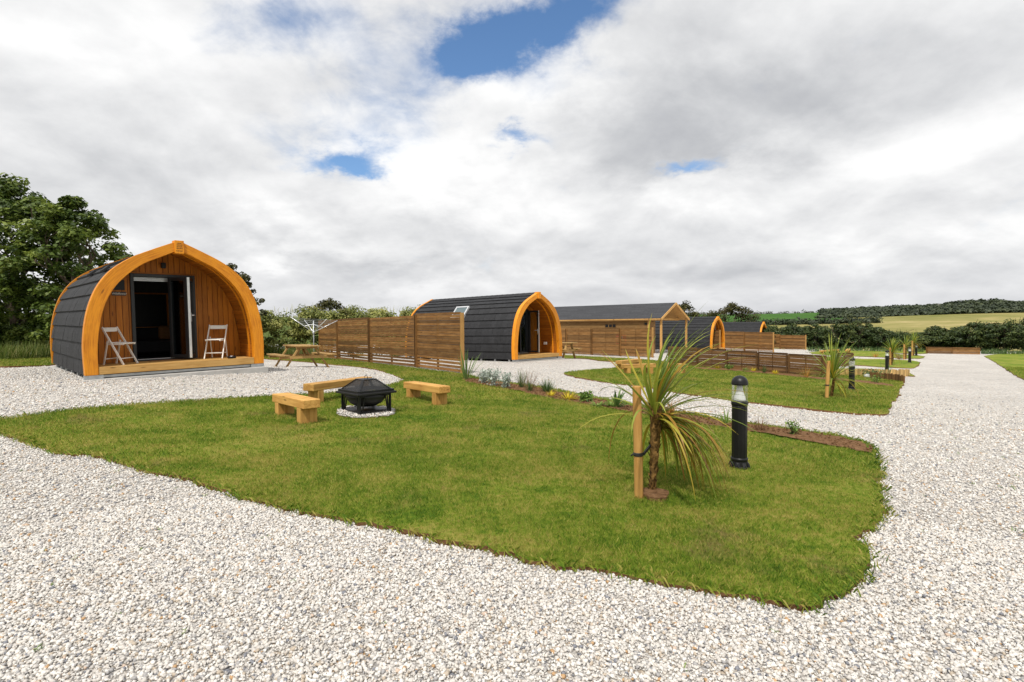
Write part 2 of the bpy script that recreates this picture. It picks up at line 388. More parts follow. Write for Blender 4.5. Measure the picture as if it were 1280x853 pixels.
# ------------------------------------------------------------------ ground, gravel, lawns
def zfar(x, y):
    r = np.hypot(x,y); az = np.arctan2(x,y)
    near = tz(x,y)-.12
    crest = 11.0+3.0*np.exp(-((az-.72)/.22)**2)+.8*np.sin(az*9)
    far = np.where(r<170,-7.0,-7.0+(crest+7)*np.clip((r-170)/330,0,1)**1.05)
    return near+(far-near)*sstep(58,110,r)
rr = np.r_[0.01,np.linspace(3,60,24),np.geomspace(66,1500,44)]; aa = np.linspace(0,2*PI,241)[:-1]
R_,A_ = np.meshgrid(rr,aa,indexing='ij'); X = R_*np.sin(A_); Y = R_*np.cos(A_)
V = np.c_[X.ravel(),Y.ravel(),zfar(X.ravel(),Y.ravel())]; nr_,na = R_.shape
I = np.arange(nr_*na).reshape(nr_,na); Fq = np.stack([I[:-1,:],I[1:,:],np.roll(I,-1,1)[1:,:],np.roll(I,-1,1)[:-1,:]],-1).reshape(-1,4)
g = np_mesh('ground',V,Fq[:,::-1],M['pasture'],np.full(len(V),.5),'structure')
g.data.polygons.foreach_set('use_smooth',np.ones(len(Fq),bool))
def patch(name, az0,az1,r0,r1,mat,lift,na=40,nr=24,wob=0):
    a = np.linspace(az0,az1,na); u = np.linspace(0,1,nr)
    Aa,U = np.meshgrid(a,u); e0 = r0+wob*np.sin(Aa*23); e1 = r1+wob*np.sin(Aa*17+1)
    Rr = e0+(e1-e0)*U; x = Rr*np.sin(Aa); y = Rr*np.cos(Aa); z = zfar(x.ravel(),y.ravel())+lift
    V = np.c_[x.ravel(),y.ravel(),z]; I = np.arange(V.shape[0]).reshape(nr,na)
    Fq = np.stack([I[:-1,:-1],I[:-1,1:],I[1:,1:],I[1:,:-1]],-1).reshape(-1,4)
    return np_mesh(name,V,Fq,mat,np.full(len(V),.5),'structure')
patch('hay_field',.555,1.05,175,400,M['hayfield'],.35,60,40,5)
patch('hay_field',.10,.555,175,334,M['hayfield'],.35,50,30,0)
patch('green_field',.15,.556,336,545,M['greenfield'],.5,60,30,0)

xs = np.arange(-40,64.1,.5); ys = np.arange(-8,58.1,.5)
Xg,Yg = np.meshgrid(xs,ys); V = np.c_[Xg.ravel(),Yg.ravel(),tz(Xg.ravel(),Yg.ravel())]
I = np.arange(len(V)).reshape(len(ys),len(xs)); Fq = np.stack([I[:-1,:-1],I[:-1,1:],I[1:,1:],I[1:,:-1]],-1).reshape(-1,4)
gv = np_mesh('gravel_road',V,Fq,M['gravel'],np.full(len(V),.5),'structure'); gv.data.polygons.foreach_set('use_smooth',np.ones(len(Fq),bool))

def resample(P, step, jit, rnd):
    out=[]
    for i in range(len(P)):
        a,b = P[i],P[(i+1)%len(P)]; L = np.linalg.norm(b-a); n = max(1,int(L/step))
        nrm = np.array([-(b-a)[1],(b-a)[0]])/max(L,1e-6)
        for k in range(n):
            out.append(a+(b-a)*k/n+(nrm*rnd.normal()*jit if L>step else 0))
    return np.array(out)
def smooth_poly(P, it=1):
    for _ in range(it):
        Q=[]
        for i in range(len(P)):
            a,b=P[i],P[(i+1)%len(P)]; Q += [a*.78+b*.22, a*.22+b*.78]
        P=np.array(Q)
    return P
def inside(P, x, y):
    r = np.zeros(len(x),bool); n=len(P); j=n-1
    for i in range(n):
        xi,yi=P[i];xj,yj=P[j]
        c=((yi>y)!=(yj>y))&(x<(xj-xi)*(y-yi)/((yj-yi) if yj!=yi else 1e-9)+xi); r^=c; j=i
    return r
LAWNS=[]
def sheet(name, pix, mat, lift, step=.12, jit=.02, grid=.4, skirt=.06, world=None, bump=.012, register=True, sm=1):
    rnd = np.random.default_rng(len(name)*7+(len(pix) if pix else 3))
    P = np.array([gp(*q)[:2] for q in pix]) if world is None else np.array(world,float)
    P = smooth_poly(P,sm) if sm else P
    B = resample(P,step,jit,rnd); nb=len(B)
    lo,hi=B.min(0),B.max(0)
    gx,gy=np.meshgrid(np.arange(lo[0],hi[0],grid),np.arange(lo[1],hi[1],grid)); gx=gx.ravel()+rnd.normal(size=gx.size)*grid*.1; gy=gy.ravel()
    k=inside(B,gx,gy); pts=[Vector(q) for q in B]+[Vector(q) for q in np.c_[gx[k],gy[k]]]
    r = delaunay_2d_cdt(pts,[(i,(i+1)%nb) for i in range(nb)],[list(range(nb))],1,1e-4)
    xy=np.array([list(q) for q in r[0]]); fs=[list(q) for q in r[2]]
    z=tz(xy[:,0],xy[:,1])+lift+bump*np.sin(xy[:,0]*2.1+1.3*np.sin(xy[:,1]*1.7))*np.cos(xy[:,1]*2.6)
    mb=MB(); mb.add(np.c_[xy,z],fs,.5)
    if skirt:
        edge={}
        for f in fs:
            for a,b in zip(f,f[1:]+f[:1]): edge[(a,b)]=1
        mb.mi=1
        for a,b in list(edge):
            if (b,a) not in edge:
                va,vb=(*xy[a],z[a]),(*xy[b],z[b]); mb.add([va,vb,(vb[0],vb[1],vb[2]-lift-skirt),(va[0],va[1],va[2]-lift-skirt)],[(3,2,1,0)],.5)
    o=mb.build(name,[mat,M['soil']],kind='structure')
    bm_fix(o)
    if register: LAWNS.append(B)
    return o,B
def bm_fix(o):
    import bmesh
    b=bmesh.new(); b.from_mesh(o.data); bmesh.ops.remove_doubles(b,verts=b.verts,dist=1e-5); bmesh.ops.recalc_face_normals(b,faces=b.faces)
    up=sum(f.normal.z*f.calc_area() for f in b.faces)
    if up<0: bmesh.ops.reverse_faces(b,faces=b.faces)
    b.to_mesh(o.data); b.free()

# front edge of the main lawn, then its road end, its bed side, the strip by the fence and the edge of the forecourt
lawn1=[(-70,529),(0,542),(22,550),(53,564),(79,569.5),(113,571),(138,578),(169,586),(183,593),(214,597.5),(253,609),(293,621.5),(340,634),(400,648),(450,658),(500,668),(560,683),(620,695),(700,713),(759,720),(808,729.6),(857,736),(903,746),(949,754),(985,761),(1005,766),(1028,757.5),(1061,744.5),(1082,721.5),(1084,695),(1068,676),(1094,662),(1107,642),(1094,613),(1102,594),(1096,583),(1094,572),(1094,565),(1083,557),(1063,550),(1043,546),(1002,540),(962,534),(909,527.5),(874,520.5),(830,514),(789,507),(761,501),(742,499),(702,490),(669,484),(639,480.5),(600,473.5),(580,469),(540,464.5),(500,459.5),(465,455),(423,450.5),(390,447.5),(330,445.5),(326,449),(350,451),(392,453.8),(416,456.8),(437,458.2),(461,461.4),(484,467),(504,474.6),(506.5,475.8),(507,476.3),(506.5,477),(504,478.6),(485,483.5),(465,488),(430,492),(400,494),(335,497.5),(270,501),(200,505),(130,510.5),(60,517.5),(0,526.5)]
_,L1=sheet('lawn',lawn1,M['turf'],.028,.07,.020)
lawn2=[(705,469),(722,473.5),(747,477.6),(775,481.6),(803,484),(860,494.5),(876,496),(933,504),(990,511),(1043,516.5),(1079,519.5),(1106,520.7),(1112,519),(1109.5,511),(1119.5,499.5),(1125.6,487),(1130,481),(1128,477.5),(1100,472.5),(1062,469),(1040,466),(1029,466),(1000,463),(950,459.5),(900,456.5),(870,455.5),(830,453.5),(815,451.5),(790,449.5),(760,447.8),(720,445.5),(702,444.8),(702,448),(742,451.3),(771,453.2),(792,456),(795,458),(772,461),(750,462.6),(727,464.6),(708,466.8)]
_,L2=sheet('lawn',lawn2,M['turf'],.035,.16,.03,.6)
lawn3=[(1040,461.5),(1070,461.3),(1088,462),(1112,463.5),(1136,467),(1144,471.5),(1134,470.5),(1120,469),(1090,468.5),(1040,467)]
sheet('lawn',lawn3,M['turf'],.035,.2,.03,.6)
lawn4=[(1020,446),(1060,447.5),(1070,449),(1105,449.6),(1137,451.3),(1150,452.8),(1148.8,456.3),(1143.8,460.6),(1136,461.2),(1106,459.8),(1075,457.6),(1030,455)]
sheet('lawn',lawn4,M['turf'],.035,.25,.03,.8)
lawn5=[(1010,440.5),(1056,438.4),(1106,439.3),(1121,443.2),(1156,445.3),(1153.5,448.8),(1137,448.9),(1112,447.6),(1080,446.3),(1020,443.8)]
sheet('lawn',lawn5,M['turf'],.035,.3,.03,.8)
lawn6=[(1085,436.8),(1160,438.6),(1160,440.8),(1158.5,443),(1122,442.4),(1106,438.8)]
sheet('lawn',lawn6,M['turf'],.035,.3,.03,.8)
_,L7=sheet('lawn',[(1227,444),(1243,452.8),(1260,463.3),(1280,476),(1310,494),(1500,560),(1700,540),(1700,460),(1500,444),(1300,440)],M['turf'],.035,.25,.03,.8)
_,L8=sheet('lawn',[(-120,462),(0,460.3),(40,458.8),(66,457.6),(72,453),(75,446),(-120,446)],M['turf'],.035,.15,.03,.6)

bed1=[(578,474),(600,476),(640,482.5),(669,486.5),(702,492.5),(742,501.5),(761,504),(789,510),(830,517),(874,523.5),(909,530.5),(962,536.7),(1002,542.5),(1043,548.5),(1063,553),(1082,559.5),(1092,565.5),(1090,570.5),(1079,568.5),(1055,563.5),(1022,558.5),(990,552.5),(957,546),(933,542.5),(900,536.8),(850,529),(810,521.5),(779,516),(755,511),(734,508),(702,503),(669,496),(637,488.7),(600,483),(580,479.5)]
_,BED1=sheet('flower_bed_soil',bed1,M['soil'],.046,.07,.03,.2,0,register=False,bump=.012)
bed2=[(868,460),(918,462.5),(947,464.5),(973,467.5),(1000,470.3),(1020,472.8),(1050,474.6),(1075,477),(1097,479.5),(1117,483),(1116,485),(1095,482.5),(1075,480),(1050,477.6),(1019,475.4),(1000,473),(973,470.5),(946,467.6),(918,465.2),(868,462.5)]
_,BED2=sheet('flower_bed_soil',bed2,M['soil'],.05,.14,.02,.3,0,register=False,bump=.01)
c=gp(818,624); sheet('soil_patch',None,M['soil'],.06,.05,.012,.1,.02,[(c[0]+.13*math.cos(q)*(1+.2*math.sin(3*q)),c[1]+.15*math.sin(q)) for q in np.linspace(0,2*PI,14)[:-1]],.004,False)
c=gp(458,518); FPC=c; _,FPG=sheet('fire_pit_gravel',None,M['gravel'],.043,.06,.022,.12,.03,[(c[0]+.47*math.cos(q),c[1]+.47*math.sin(q)*1.1) for q in np.linspace(0,2*PI,22)[:-1]],.006,False)

# grass blades (nobody could count them)
def blades(poly, dens, hgt, wid, dmin, dmax, holes=()):
    lo,hi=poly.min(0),poly.max(0); A=(hi[0]-lo[0])*(hi[1]-lo[1]); n=int(A*dens)
    x=lo[0]+RNG.random(n)*(hi[0]-lo[0]); y=lo[1]+RNG.random(n)*(hi[1]-lo[1])
    d=np.hypot(x,y); k=(d>dmin)&(d<dmax)&(y>.4*np.abs(x)-.3)
    x,y=x[k],y[k]; k=inside(poly,x,y)
    for h in holes: k&=~inside(h,x,y)
    x,y=x[k],y[k]; n=len(x)
    wear=np.sin(x*1.3+2*np.sin(y*.9))*np.cos(y*1.7+x*.6)
    h=hgt*(.55+.8*RNG.random(n))*(1+.15*wear); w=wid*(.6+.8*RNG.random(n))
    th=RNG.random(n)*2*PI; ph=RNG.random(n)*2*PI; ln=RNG.random(n)*.9+.1
    z=tz(x,y)+.032
    sx,sy=np.cos(th)*w*.5,np.sin(th)*w*.5; lx,ly=np.cos(ph)*h*ln,np.sin(ph)*h*ln
    V=np.stack([np.c_[x-sx,y-sy,z],np.c_[x+sx,y+sy,z],np.c_[x+sx*.6+lx*.4,y+sy*.6+ly*.4,z+h*.6],np.c_[x+lx,y+ly,z+h]],1).reshape(-1,3)
    return V,np.repeat(RNG.random(n),4)
parts=[blades(L1,8500,.021,.0040,2,6.5,(BED1,FPG)),blades(L1,4400,.025,.0062,6.5,10.5,(BED1,FPG)),blades(L1,1700,.04,.011,10.5,30,(BED1,FPG)),
       blades(L2,1300,.04,.012,3,24,(BED2,)),blades(L2,400,.05,.02,24,60,(BED2,)),blades(L7,260,.05,.02,3,40),blades(L8,700,.06,.014,3,40)]
# longer fringe along the cut edges of the near lawn
fr=[]
for i in range(len(L1)):
    a,b=L1[i],L1[(i+1)%len(L1)]
    if np.hypot(*a)<14:
        for k in range(16 if np.hypot(*a)<9 else 8): fr.append(a+(b-a)*RNG.random()+RNG.normal(size=2)*.03)
fr=np.array(fr); n=len(fr); th=RNG.random(n)*2*PI; h=.028+.05*RNG.random(n)**2; w=.005; zz=tz(fr[:,0],fr[:,1])+.02; lx,ly=np.cos(th)*h*.8,np.sin(th)*h*.8
Vf=np.stack([np.c_[fr[:,0]-w*np.sin(th),fr[:,1]+w*np.cos(th),zz],np.c_[fr[:,0]+w*np.sin(th),fr[:,1]-w*np.cos(th),zz],np.c_[fr[:,0]+lx*.5,fr[:,1]+ly*.5,zz+h*.6],np.c_[fr[:,0]+lx,fr[:,1]+ly,zz+h*.7]],1).reshape(-1,3)
parts.append((Vf,np.repeat(RNG.random(n),4)))
V=np.concatenate([q[0] for q in parts]); T=np.concatenate([q[1] for q in parts])
np_mesh('grass',V,np.arange(len(V)).reshape(-1,4),M['blade'],T,'stuff')

# loose stones lying on the gravel near the camera
def stones(n, xr, yr, dmax, s0, s1, keep, lift=.004):
    x=xr[0]+RNG.random(n)*(xr[1]-xr[0]); y=yr[0]+RNG.random(n)*(yr[1]-yr[0]); d=np.hypot(x,y)
    k=keep(x,y,d); x,y=x[k],y[k]; n=len(x)
    base=np.array([(a,b,c) for c in (-1,1) for b in (-1,1) for a in (-1,1)],float)
    P=base[None]*(.55+.6*RNG.random((n,8,3)))
    P[:,4:,:2]*=(.35+.5*RNG.random((n,1,1)))
    sc=(s0+(s1-s0)*RNG.random(n)**1.8)[:,None,None]*.5*np.stack([.8+.7*RNG.random(n),.7+.4*RNG.random(n),.45+.4*RNG.random(n)],-1)[:,None,:]
    P*=sc
    q=RNG.normal(size=(n,4))*np.array([1,.35,.35,1.2]); q/=np.linalg.norm(q,axis=1,keepdims=True); w_,a,b,c=q.T
    R=np.stack([1-2*(b*b+c*c),2*(a*b-c*w_),2*(a*c+b*w_),2*(a*b+c*w_),1-2*(a*a+c*c),2*(b*c-a*w_),2*(a*c-b*w_),2*(b*c+a*w_),1-2*(a*a+b*b)],-1).reshape(n,3,3)
    P=np.einsum('nij,nkj->nki',R,P)
    P+=np.stack([x,y,tz(x,y)+lift+.004*RNG.random(n)],-1)[:,None,:]
    Fb=np.array([(0,2,3,1),(4,5,7,6),(0,1,5,4),(2,6,7,3),(0,4,6,2),(1,3,7,5)])
    Fq=(Fb[None]+(np.arange(n)*8)[:,None,None]).reshape(-1,4)
    return P.reshape(-1,3),Fq,np.repeat(RNG.random(n),8)
def outlawn(x,y):
    k=np.ones(len(x),bool)
    for Lw in (L1,L2): k&=~inside(Lw,x,y)
    return k
kA=lambda x,y,d:(np.abs(x)<1.08*y+.9)&(d<5.2)&(RNG.random(len(x))<1.0)&outlawn(x,y)
kB=lambda x,y,d:(np.abs(x)<1.05*y+.6)&(d>=5.2)&(d<8.5)&outlawn(x,y)
kC=lambda x,y,d:(np.abs(x)<1.05*y)&(d>=8.5)&(RNG.random(len(x))<1-sstep(9,21,d))&outlawn(x,y)
sets=[stones(330000,(-5.5,5.5),(1.0,5.2),0,.007,.024,kA),stones(240000,(-9,9),(2,8.5),0,.010,.026,kB),stones(260000,(-14,19),(5,21),0,.016,.034,kC),
      stones(2500,(FPC[0]-.6,FPC[0]+.6),(FPC[1]-.65,FPC[1]+.65),0,.016,.032,lambda x,y,d:inside(FPG,x,y),.055)]
# strays kicked on to the turf edge
off=0;Vs=[];Fs=[];Ts=[]
for v,f,tn in sets: Vs.append(v);Fs.append(f+off);Ts.append(tn);off+=len(v)
np_mesh('gravel',np.concatenate(Vs),np.concatenate(Fs),M['gravelstone'],np.concatenate(Ts),'stuff')
# crumbs of earth on the flower bed
v,f,tn=stones(26000,(-3,7),(4.5,18),0,.012,.04,lambda x,y,d:inside(BED1,x,y),.055); np_mesh('soil',v,f,M['soil'],tn,'stuff')

# ------------------------------------------------------------------ camping pods
OUT=[(1.69,0),(1.70,.55),(1.655,1.02),(1.57,1.40),(1.43,1.75),(1.20,2.07),(.86,2.337),(.46,2.543),(0,2.752)]
INN=[(1.476,0),(1.472,.53),(1.42,.97),(1.33,1.36),(1.17,1.70),(.97,1.95),(.69,2.195),(.35,2.378),(0,2.548)]
def dense(P, n, t0=0):
    P=np.array(P,float); N=len(P); out=[]
    Q=np.vstack([2*P[0]-P[1],P,2*P[-1]-P[-2]])
    for i in range(N-1):
        for k in range(8):
            u=k/8; a,b,c,d=Q[i],Q[i+1],Q[i+2],Q[i+3]
            out.append(.5*((2*b)+(-a+c)*u+(2*a-5*b+4*c-d)*u*u+(-a+3*b-3*c+d)*u**3))
    out.append(P[-1]); out=np.array(out)
    L=np.r_[0,np.cumsum(np.linalg.norm(np.diff(out,axis=0),axis=1))]
    s=np.linspace(0,L[-1],n); return np.c_[np.interp(s,L,out[:,0]),np.interp(s,L,out[:,1])],L[-1]
def offs(P, d):
    P=np.array(P); T=np.gradient(P,axis=0); T/=np.linalg.norm(T,axis=1,keepdims=True)
    N=np.c_[T[:,1],-T[:,0]]; Q=P+N*d; Q[-1,0]=0; return Q     # +d = outwards (profile runs from the foot up to the ridge)
def zat(P, x):
    o=np.argsort(P[:,0]); return float(np.interp(abs(x),P[o,0],P[o,1]))
ND=40
PO,_=dense(OUT,ND); PI_,_=dense(INN,ND)
def arch_half(mb, sgn, y0, y1, outer, inner, tint=None):
    vs=[];gc=[];n=len(outer);off=random.random()*9
    for i in range(n):
        for P in (outer,inner):
            for y in (y0,y1): vs.append((sgn*P[i,0],y,P[i,1])); gc.append((i*.09+off,y,.0 if P is outer else .21))
    fs=[]
    for i in range(n-1):
        a=i*4;b=a+4
        fs+=[(a,b,b+2,a+2),(a+1,a+3,b+3,b+1),(a,a+1,b+1,b),(a+2,b+2,b+3,a+3)]
    fs+=[(0,2,3,1),(n*4-4,n*4-3,n*4-1,n*4-2)]
    if sgn<0: fs=[f[::-1] for f in fs]
    mb.add(vs,fs,tint,gc)
def text_part(name, body, size, mat, loc, rot, parent, ext=.002):
    cu=bpy.data.curves.new(name,'FONT'); cu.body=body; cu.size=size; cu.extrude=ext; cu.align_x='CENTER'; cu.align_y='CENTER'; cu.shear=.25
    o=bpy.data.objects.new(name,cu); COL.objects.link(o); dg=bpy.context.evaluated_depsgraph_get()
    me=bpy.data.meshes.new_from_object(o.evaluated_get(dg)); bpy.data.objects.remove(o); bpy.data.curves.remove(cu)
    me.materials.clear(); me.materials.append(mat)
    o=bpy.data.objects.new(name,me); COL.objects.link(o); o.location=loc; o.rotation_euler=rot; o.parent=parent
    return o
YB=1.0           # depth of the porch
def make_pod(label, loc, yaw, pit=0, rol=0, L=4.5, detail=2, door='folded', sky=None, sign=False):
    r=thing('camping_pod',label,'camping pod',loc,0,'arched camping pods along the drive')
    r.rotation_mode='YXZ'; r.rotation_euler=(pit,rol,yaw)
    # timber arches, front and rear
    for sg in (-1,1):
        mb=MB(); arch_half(mb,sg,0,.15,PO,PI_); mb.build('arch_beam',M['arch'],r,bevel=.008)
        mb=MB(); arch_half(mb,sg,L-.1,L,offs(PO,.012),offs(PO,-.15)); mb.build('rear_arch_beam',M['arch'],r)
    mb=MB(); mb.box((-.088,-.03,2.475),(.088,.17,2.752)); k=mb.build('keystone',M['arch'],r,bevel=.006)
    if sign:
        mb=MB()
        for i,(z,w) in enumerate([(2.69,.045),(2.655,.05),(2.62,.05),(2.585,.055),(2.53,.06)]):
            x=-w
            while x<w:
                q=.010+.016*random.random(); mb.box((x,-.033,z-.009),(x+q,-.0305,z+.009)); x+=q+.012
        mb.build('lettering',M['carve'],k)
    # roof: courses of overlapping shingles on a closed shell
    shell=offs(PO,-.07); inn=offs(PO,-.13)
    mb=MB()
    for sg in (-1,1): arch_half(mb,sg,.13,L-.06,shell,inn,.5)
    rf=mb.build('roof_shell',M['dark'],r,smooth=False)
    K=11; P,_=dense(OUT,K*2+1); P=offs(P,-.045); P[0]=(P[0][0],.02)
    mb=MB(); nt=max(4,int((L-.25)/.30))
    for sg in (-1,1):
        for c in range(K):
            a=P[2*c]; b=P[min(2*c+2,2*K)]; m_=P[2*c+1]
            nrm=np.array([b[1]-a[1],-(b[0]-a[0])]); nrm/=np.linalg.norm(nrm)
            sh=.15*(c%2); y=.15
            ys=[.15]+[.15+sh+.30*i for i in range(1 if sh==0 else 0,nt+2) if .2<.15+sh+.30*i<L-.15]+[L-.1]
            for y0,y1 in zip(ys[:-1],ys[1:]):
                w=random.uniform(-.003,.003); lo=a+nrm*(.042+w); md=m_+nrm*(.030+w)+(b-a)*.0; hi=b+nrm*.006; bk=a-nrm*.01; ext=-(b-a)*.04
                lo=lo+ext; bk=bk+ext
                q0,q1=y0+.003,y1-.003
                pts=[(bk,q0),(bk,q1),(lo,q0),(lo,q1),(md,q0),(md,q1),(hi,q0),(hi,q1)]
                vs=[(sg*p[0],yy,p[1]) for p,yy in pts]
                fs=[(0,1,3,2),(2,3,5,4),(4,5,7,6),(0,2,4,6),(1,7,5,3)]
                if sg>0: fs=[f[::-1] for f in fs]
                mb.add(vs,fs,random.random())
    rt=mb.build('shingle_roof',M['shingle'],r)
    mb=MB(); n=int(L/.3)
    for i in range(n):
        y0=.16+i*(L-.28)/n; y1=y0+(L-.28)/n-.004
        for sg in (-1,1):
            a=Vector((0,0,2.752)); b=Vector((sg*.15,0,2.672))
            mb.add([(a.x,y0,a.z),(a.x,y1,a.z-.006),(b.x,y1,b.z-.006),(b.x,y0,b.z),(a.x,y0,a.z-.025),(a.x,y1,a.z-.03),(b.x,y1,b.z-.03),(b.x,y0,b.z-.025)],[(0,1,2,3) if sg<0 else (3,2,1,0),(3,2,6,7),(0,3,7,4),(1,5,6,2)])
    mb.build('ridge_cap',M['shingle'],rt)
    # porch lining of boards that run in from the front
    sof=offs(PI_,.035)
    mb=MB(); S2,_=dense([(p[0],p[1]) for p in sof],29)
    for sg in (-1,1):
        for i in range(28):
            a,b=S2[i],S2[i+1]; g_=(b-a)*.02
            vs=[(sg*(a+g_)[0],.15,(a+g_)[1]),(sg*(a+g_)[0],YB,(a+g_)[1]),(sg*(b-g_)[0],YB,(b-g_)[1]),(sg*(b-g_)[0],.15,(b-g_)[1])]
            mb.add(vs,[(0,1,2,3)] if sg>0 else [(3,2,1,0)],None,[(v[1]+i*3.3,v[2],v[0]) for v in vs])
    sf=mb.build('porch_lining',M['soffit'],r)
    mb=MB()
    for sg in (-1,1): arch_half(mb,sg,.34,.385,offs(PI_,.036),offs(PI_,.012))
    mb.build('lining_batten',M['arch'],sf)
    # front wall of vertical boards round the door opening
    DX0,DX1,DZ0,DZ1=-.70,.56,.155,2.085
    mb=MB(); W=.112; x=-1.53
    while x<1.53:
        x1=min(x+W,1.53); e=.0045; zt=min(zat(sof,x),zat(sof,x1))
        a0=max(zat(sof,x),.17); a1=max(zat(sof,x1),.17)
        def board(xa,xb,zb):
            za=max(zat(sof,xa),zb+.01); zc=max(zat(sof,xb),zb+.01); o=random.random()*20
            vs=[(xa+e,YB,zb),(xb-e,YB,zb),(xb-e,YB,zc),(xa+e,YB,za)]+[(xa+e,YB+.02,zb),(xb-e,YB+.02,zb),(xb-e,YB+.02,zc),(xa+e,YB+.02,za)]
            mb.add(vs,[(0,1,2,3),(0,3,7,4),(1,5,6,2),(4,7,6,5)],None,[(v[2]+o,v[0]+o,v[1]) for v in vs])
        segs=[(x,x1)]
        if x1>DX0 and x<DX1:
            segs=[]
            if x<DX0: segs.append((x,DX0))
            if x1>DX1: segs.append((DX1,x1))
            board(max(x,DX0),min(x1,DX1),DZ1)
        for q in segs:
            if q[1]-q[0]>.01 and zat(sof,max(abs(q[0]),abs(q[1])))>.2: board(q[0],q[1],DZ0)
        x+=W
    wl=mb.build('front_wall',M['clad'],r)
    mb=MB()
    for z,h in ((DZ1,.03),): mb.box((DX0-.03,YB-.018,z+.002),(DX1+.03,YB-.001,z+.032))
    mb.build('door_head_trim',M['clad'],wl)
    # backing sheet behind the boards (three pieces round the opening)
    mb=MB()
    for xa,xb in ((-1.45,DX0),(DX1,1.45)):
        q=np.linspace(xa,xb,9); vs=[(v,YB+.024,.10) for v in q]+[(v,YB+.024,zat(sof,v)) for v in q]
        mb.add(vs,[(i,i+1,10+i,9+i) for i in range(8)],.5)
    q=np.linspace(DX0,DX1,9); vs=[(v,YB+.024,DZ1) for v in q]+[(v,YB+.024,zat(sof,v)+.02) for v in q]
    mb.add(vs,[(i,i+1,10+i,9+i) for i in range(8)],.5)
    mb.build('wall_lining',M['dark'],r)
    # door set
    mb=MB()
    mb.box((DX0,YB-.035,DZ0),(DX0+.065,YB+.06,DZ1)); mb.box((DX1-.065,YB-.035,DZ0),(DX1,YB+.06,DZ1)); mb.box((DX0+.066,YB-.033,DZ1-.065),(DX1-.066,YB+.06,DZ1-.001)); mb.box((DX0+.066,YB-.033,DZ0),(DX1-.066,YB+.06,DZ0+.035))
    fr_=mb.build('door_frame',M['anthracite'],r,bevel=.004)
    mb=MB(); mb.box((DX0+.07,YB-.04,DZ0+.036),(DX1-.07,YB+.05,DZ0+.044)); mb.build('threshold',M['alu'],fr_)
    def leaf(p,q,edge=False,handle=False):
        p=Vector((*p,0)); q=Vector((*q,0)); d=(q-p); W_=d.length; d.normalize(); nn=Vector((-d.y,d.x,0))
        mx=Matrix(((d.x,nn.x,0,p.x),(d.y,nn.y,0,p.y),(0,0,1,0),(0,0,0,1)))
        z0,z1=DZ0+.045,DZ1-.07; s=.075
        mb=MB()
        mb.box((0,-.03,z0),(s,.03,z1),.5,mx); mb.box((W_-s,-.03,z0),(W_,.03,z1),.5,mx); mb.box((s,-.029,z0),(W_-s,.029,z0+s),.5,mx); mb.box((s,-.029,z1-s),(W_-s,.029,z1),.5,mx)
        lf=mb.build('door_leaf',M['anthracite'],r,bevel=.004)
        mb=MB(); mb.box((s-.005,-.008,z0+s-.005),(W_-s+.005,.008,z1-s+.005),.5,mx); mb.build('glass_pane',M['doorglass'],lf)
        if edge:
            mb=MB(); mb.box((W_+.001,-.024,z0+.005),(W_+.008,.024,z1-.005),.5,mx); mb.build('edge_strip',M['alu'],lf)
        if handle:
            mb=MB()
            for sy in (-1,1):
                mb.box((W_-.055,sy*.031-.004,1.02),(W_-.02,sy*.031+.004,1.22),.5,mx); mb.tube([mx@Vector((W_-.037,sy*.033,1.16)),mx@Vector((W_-.037,sy*.075,1.16)),mx@Vector((W_-.15,sy*.078,1.16))],.010,8)
            mb.build('door_handle',M['alu'],lf,smooth=False)
            mb=MB(); mb.box((W_-.05,-.07,.98),(W_-.02,-.036,1.03),.5,mx); mb.build('key_fob',M['brass'],lf)
    if door=='folded':
        leaf((.02,YB-.05),(.265,.50)); leaf((.485,YB-.04),(.28,.47),True,True)
        mb=MB()
        for z in np.linspace(1.93,2.0,5): mb.box((DX0+.07,YB+.07,z),(.1,YB+.085,z+.010))
        mb.build('blind',M['alu'],fr_)
    else:
        leaf((.515,YB-.05),(.555,.44),True,True); leaf((.485,YB+.02),(-.05,YB+.02),False,False)
    # deck, base and pad
    mb=MB(); y=.055
    while y<YB-.02:
        y1=min(y+.118,YB); mb.box((-1.46,y,.118),(1.46,y1-.004,.152)); y=y1
    dk=mb.build('deck',M['deck'],r)
    mb=MB(); mb.box((-1.47,.01,.005),(1.47,.052,.155)); mb.build('deck_fascia',M['deck'],dk,bevel=.004)
    mb=MB(); mb.box((-1.45,.16,-.02),(1.45,L-.12,.10)); bs=mb.build('base_frame',M['anthracite'],r)
    for y in np.arange(.3,L-.2,.75):
        for sg in (-1,1):
            mb=MB(); mb.box((sg*1.62-.045,y-.04,-.11),(sg*1.62+.045,y+.04,.03)); mb.build('foot',M['galv'],r)
    mb=MB(); mb.box((-1.70,.02,-.075),(-1.40,.12,-.003)); mb.box((1.40,.02,-.075),(1.70,.12,-.003)); mb.box((-1.40,.06,-.06),(1.40,.10,-.012)); mb.build('steel_skid',M['galv'],r)
    mb=MB(); mb.box((-1.74,-.12,-.60),(1.74,L+.12,-.078)); mb.build('concrete_pad',M['concrete'],r,bevel=.01)
    # rear wall and room
    mb=MB(); q=np.linspace(-1.62,1.62,33); vs=[(v,L-.12,0) for v in q]+[(v,L-.12,zat(shell,v)) for v in q]; mb.add(vs,[(i+1,i,33+i,34+i) for i in range(32)],.5); mb.build('rear_wall',M['clad'],r)
    mb=MB(); yb=min(L-.4,3.3)
    mb.box((-1.5,YB+.06,.10),(1.5,yb+.3,.14)); q=np.linspace(-1.5,1.5,27)
    for a,b in zip(q[:-1],q[1:]): mb.box((a+.002,yb,.14),(b-.002,yb+.02,min(zat(inn,a),zat(inn,b))-.01))
    mb.build('room_partition',M['room'],r)
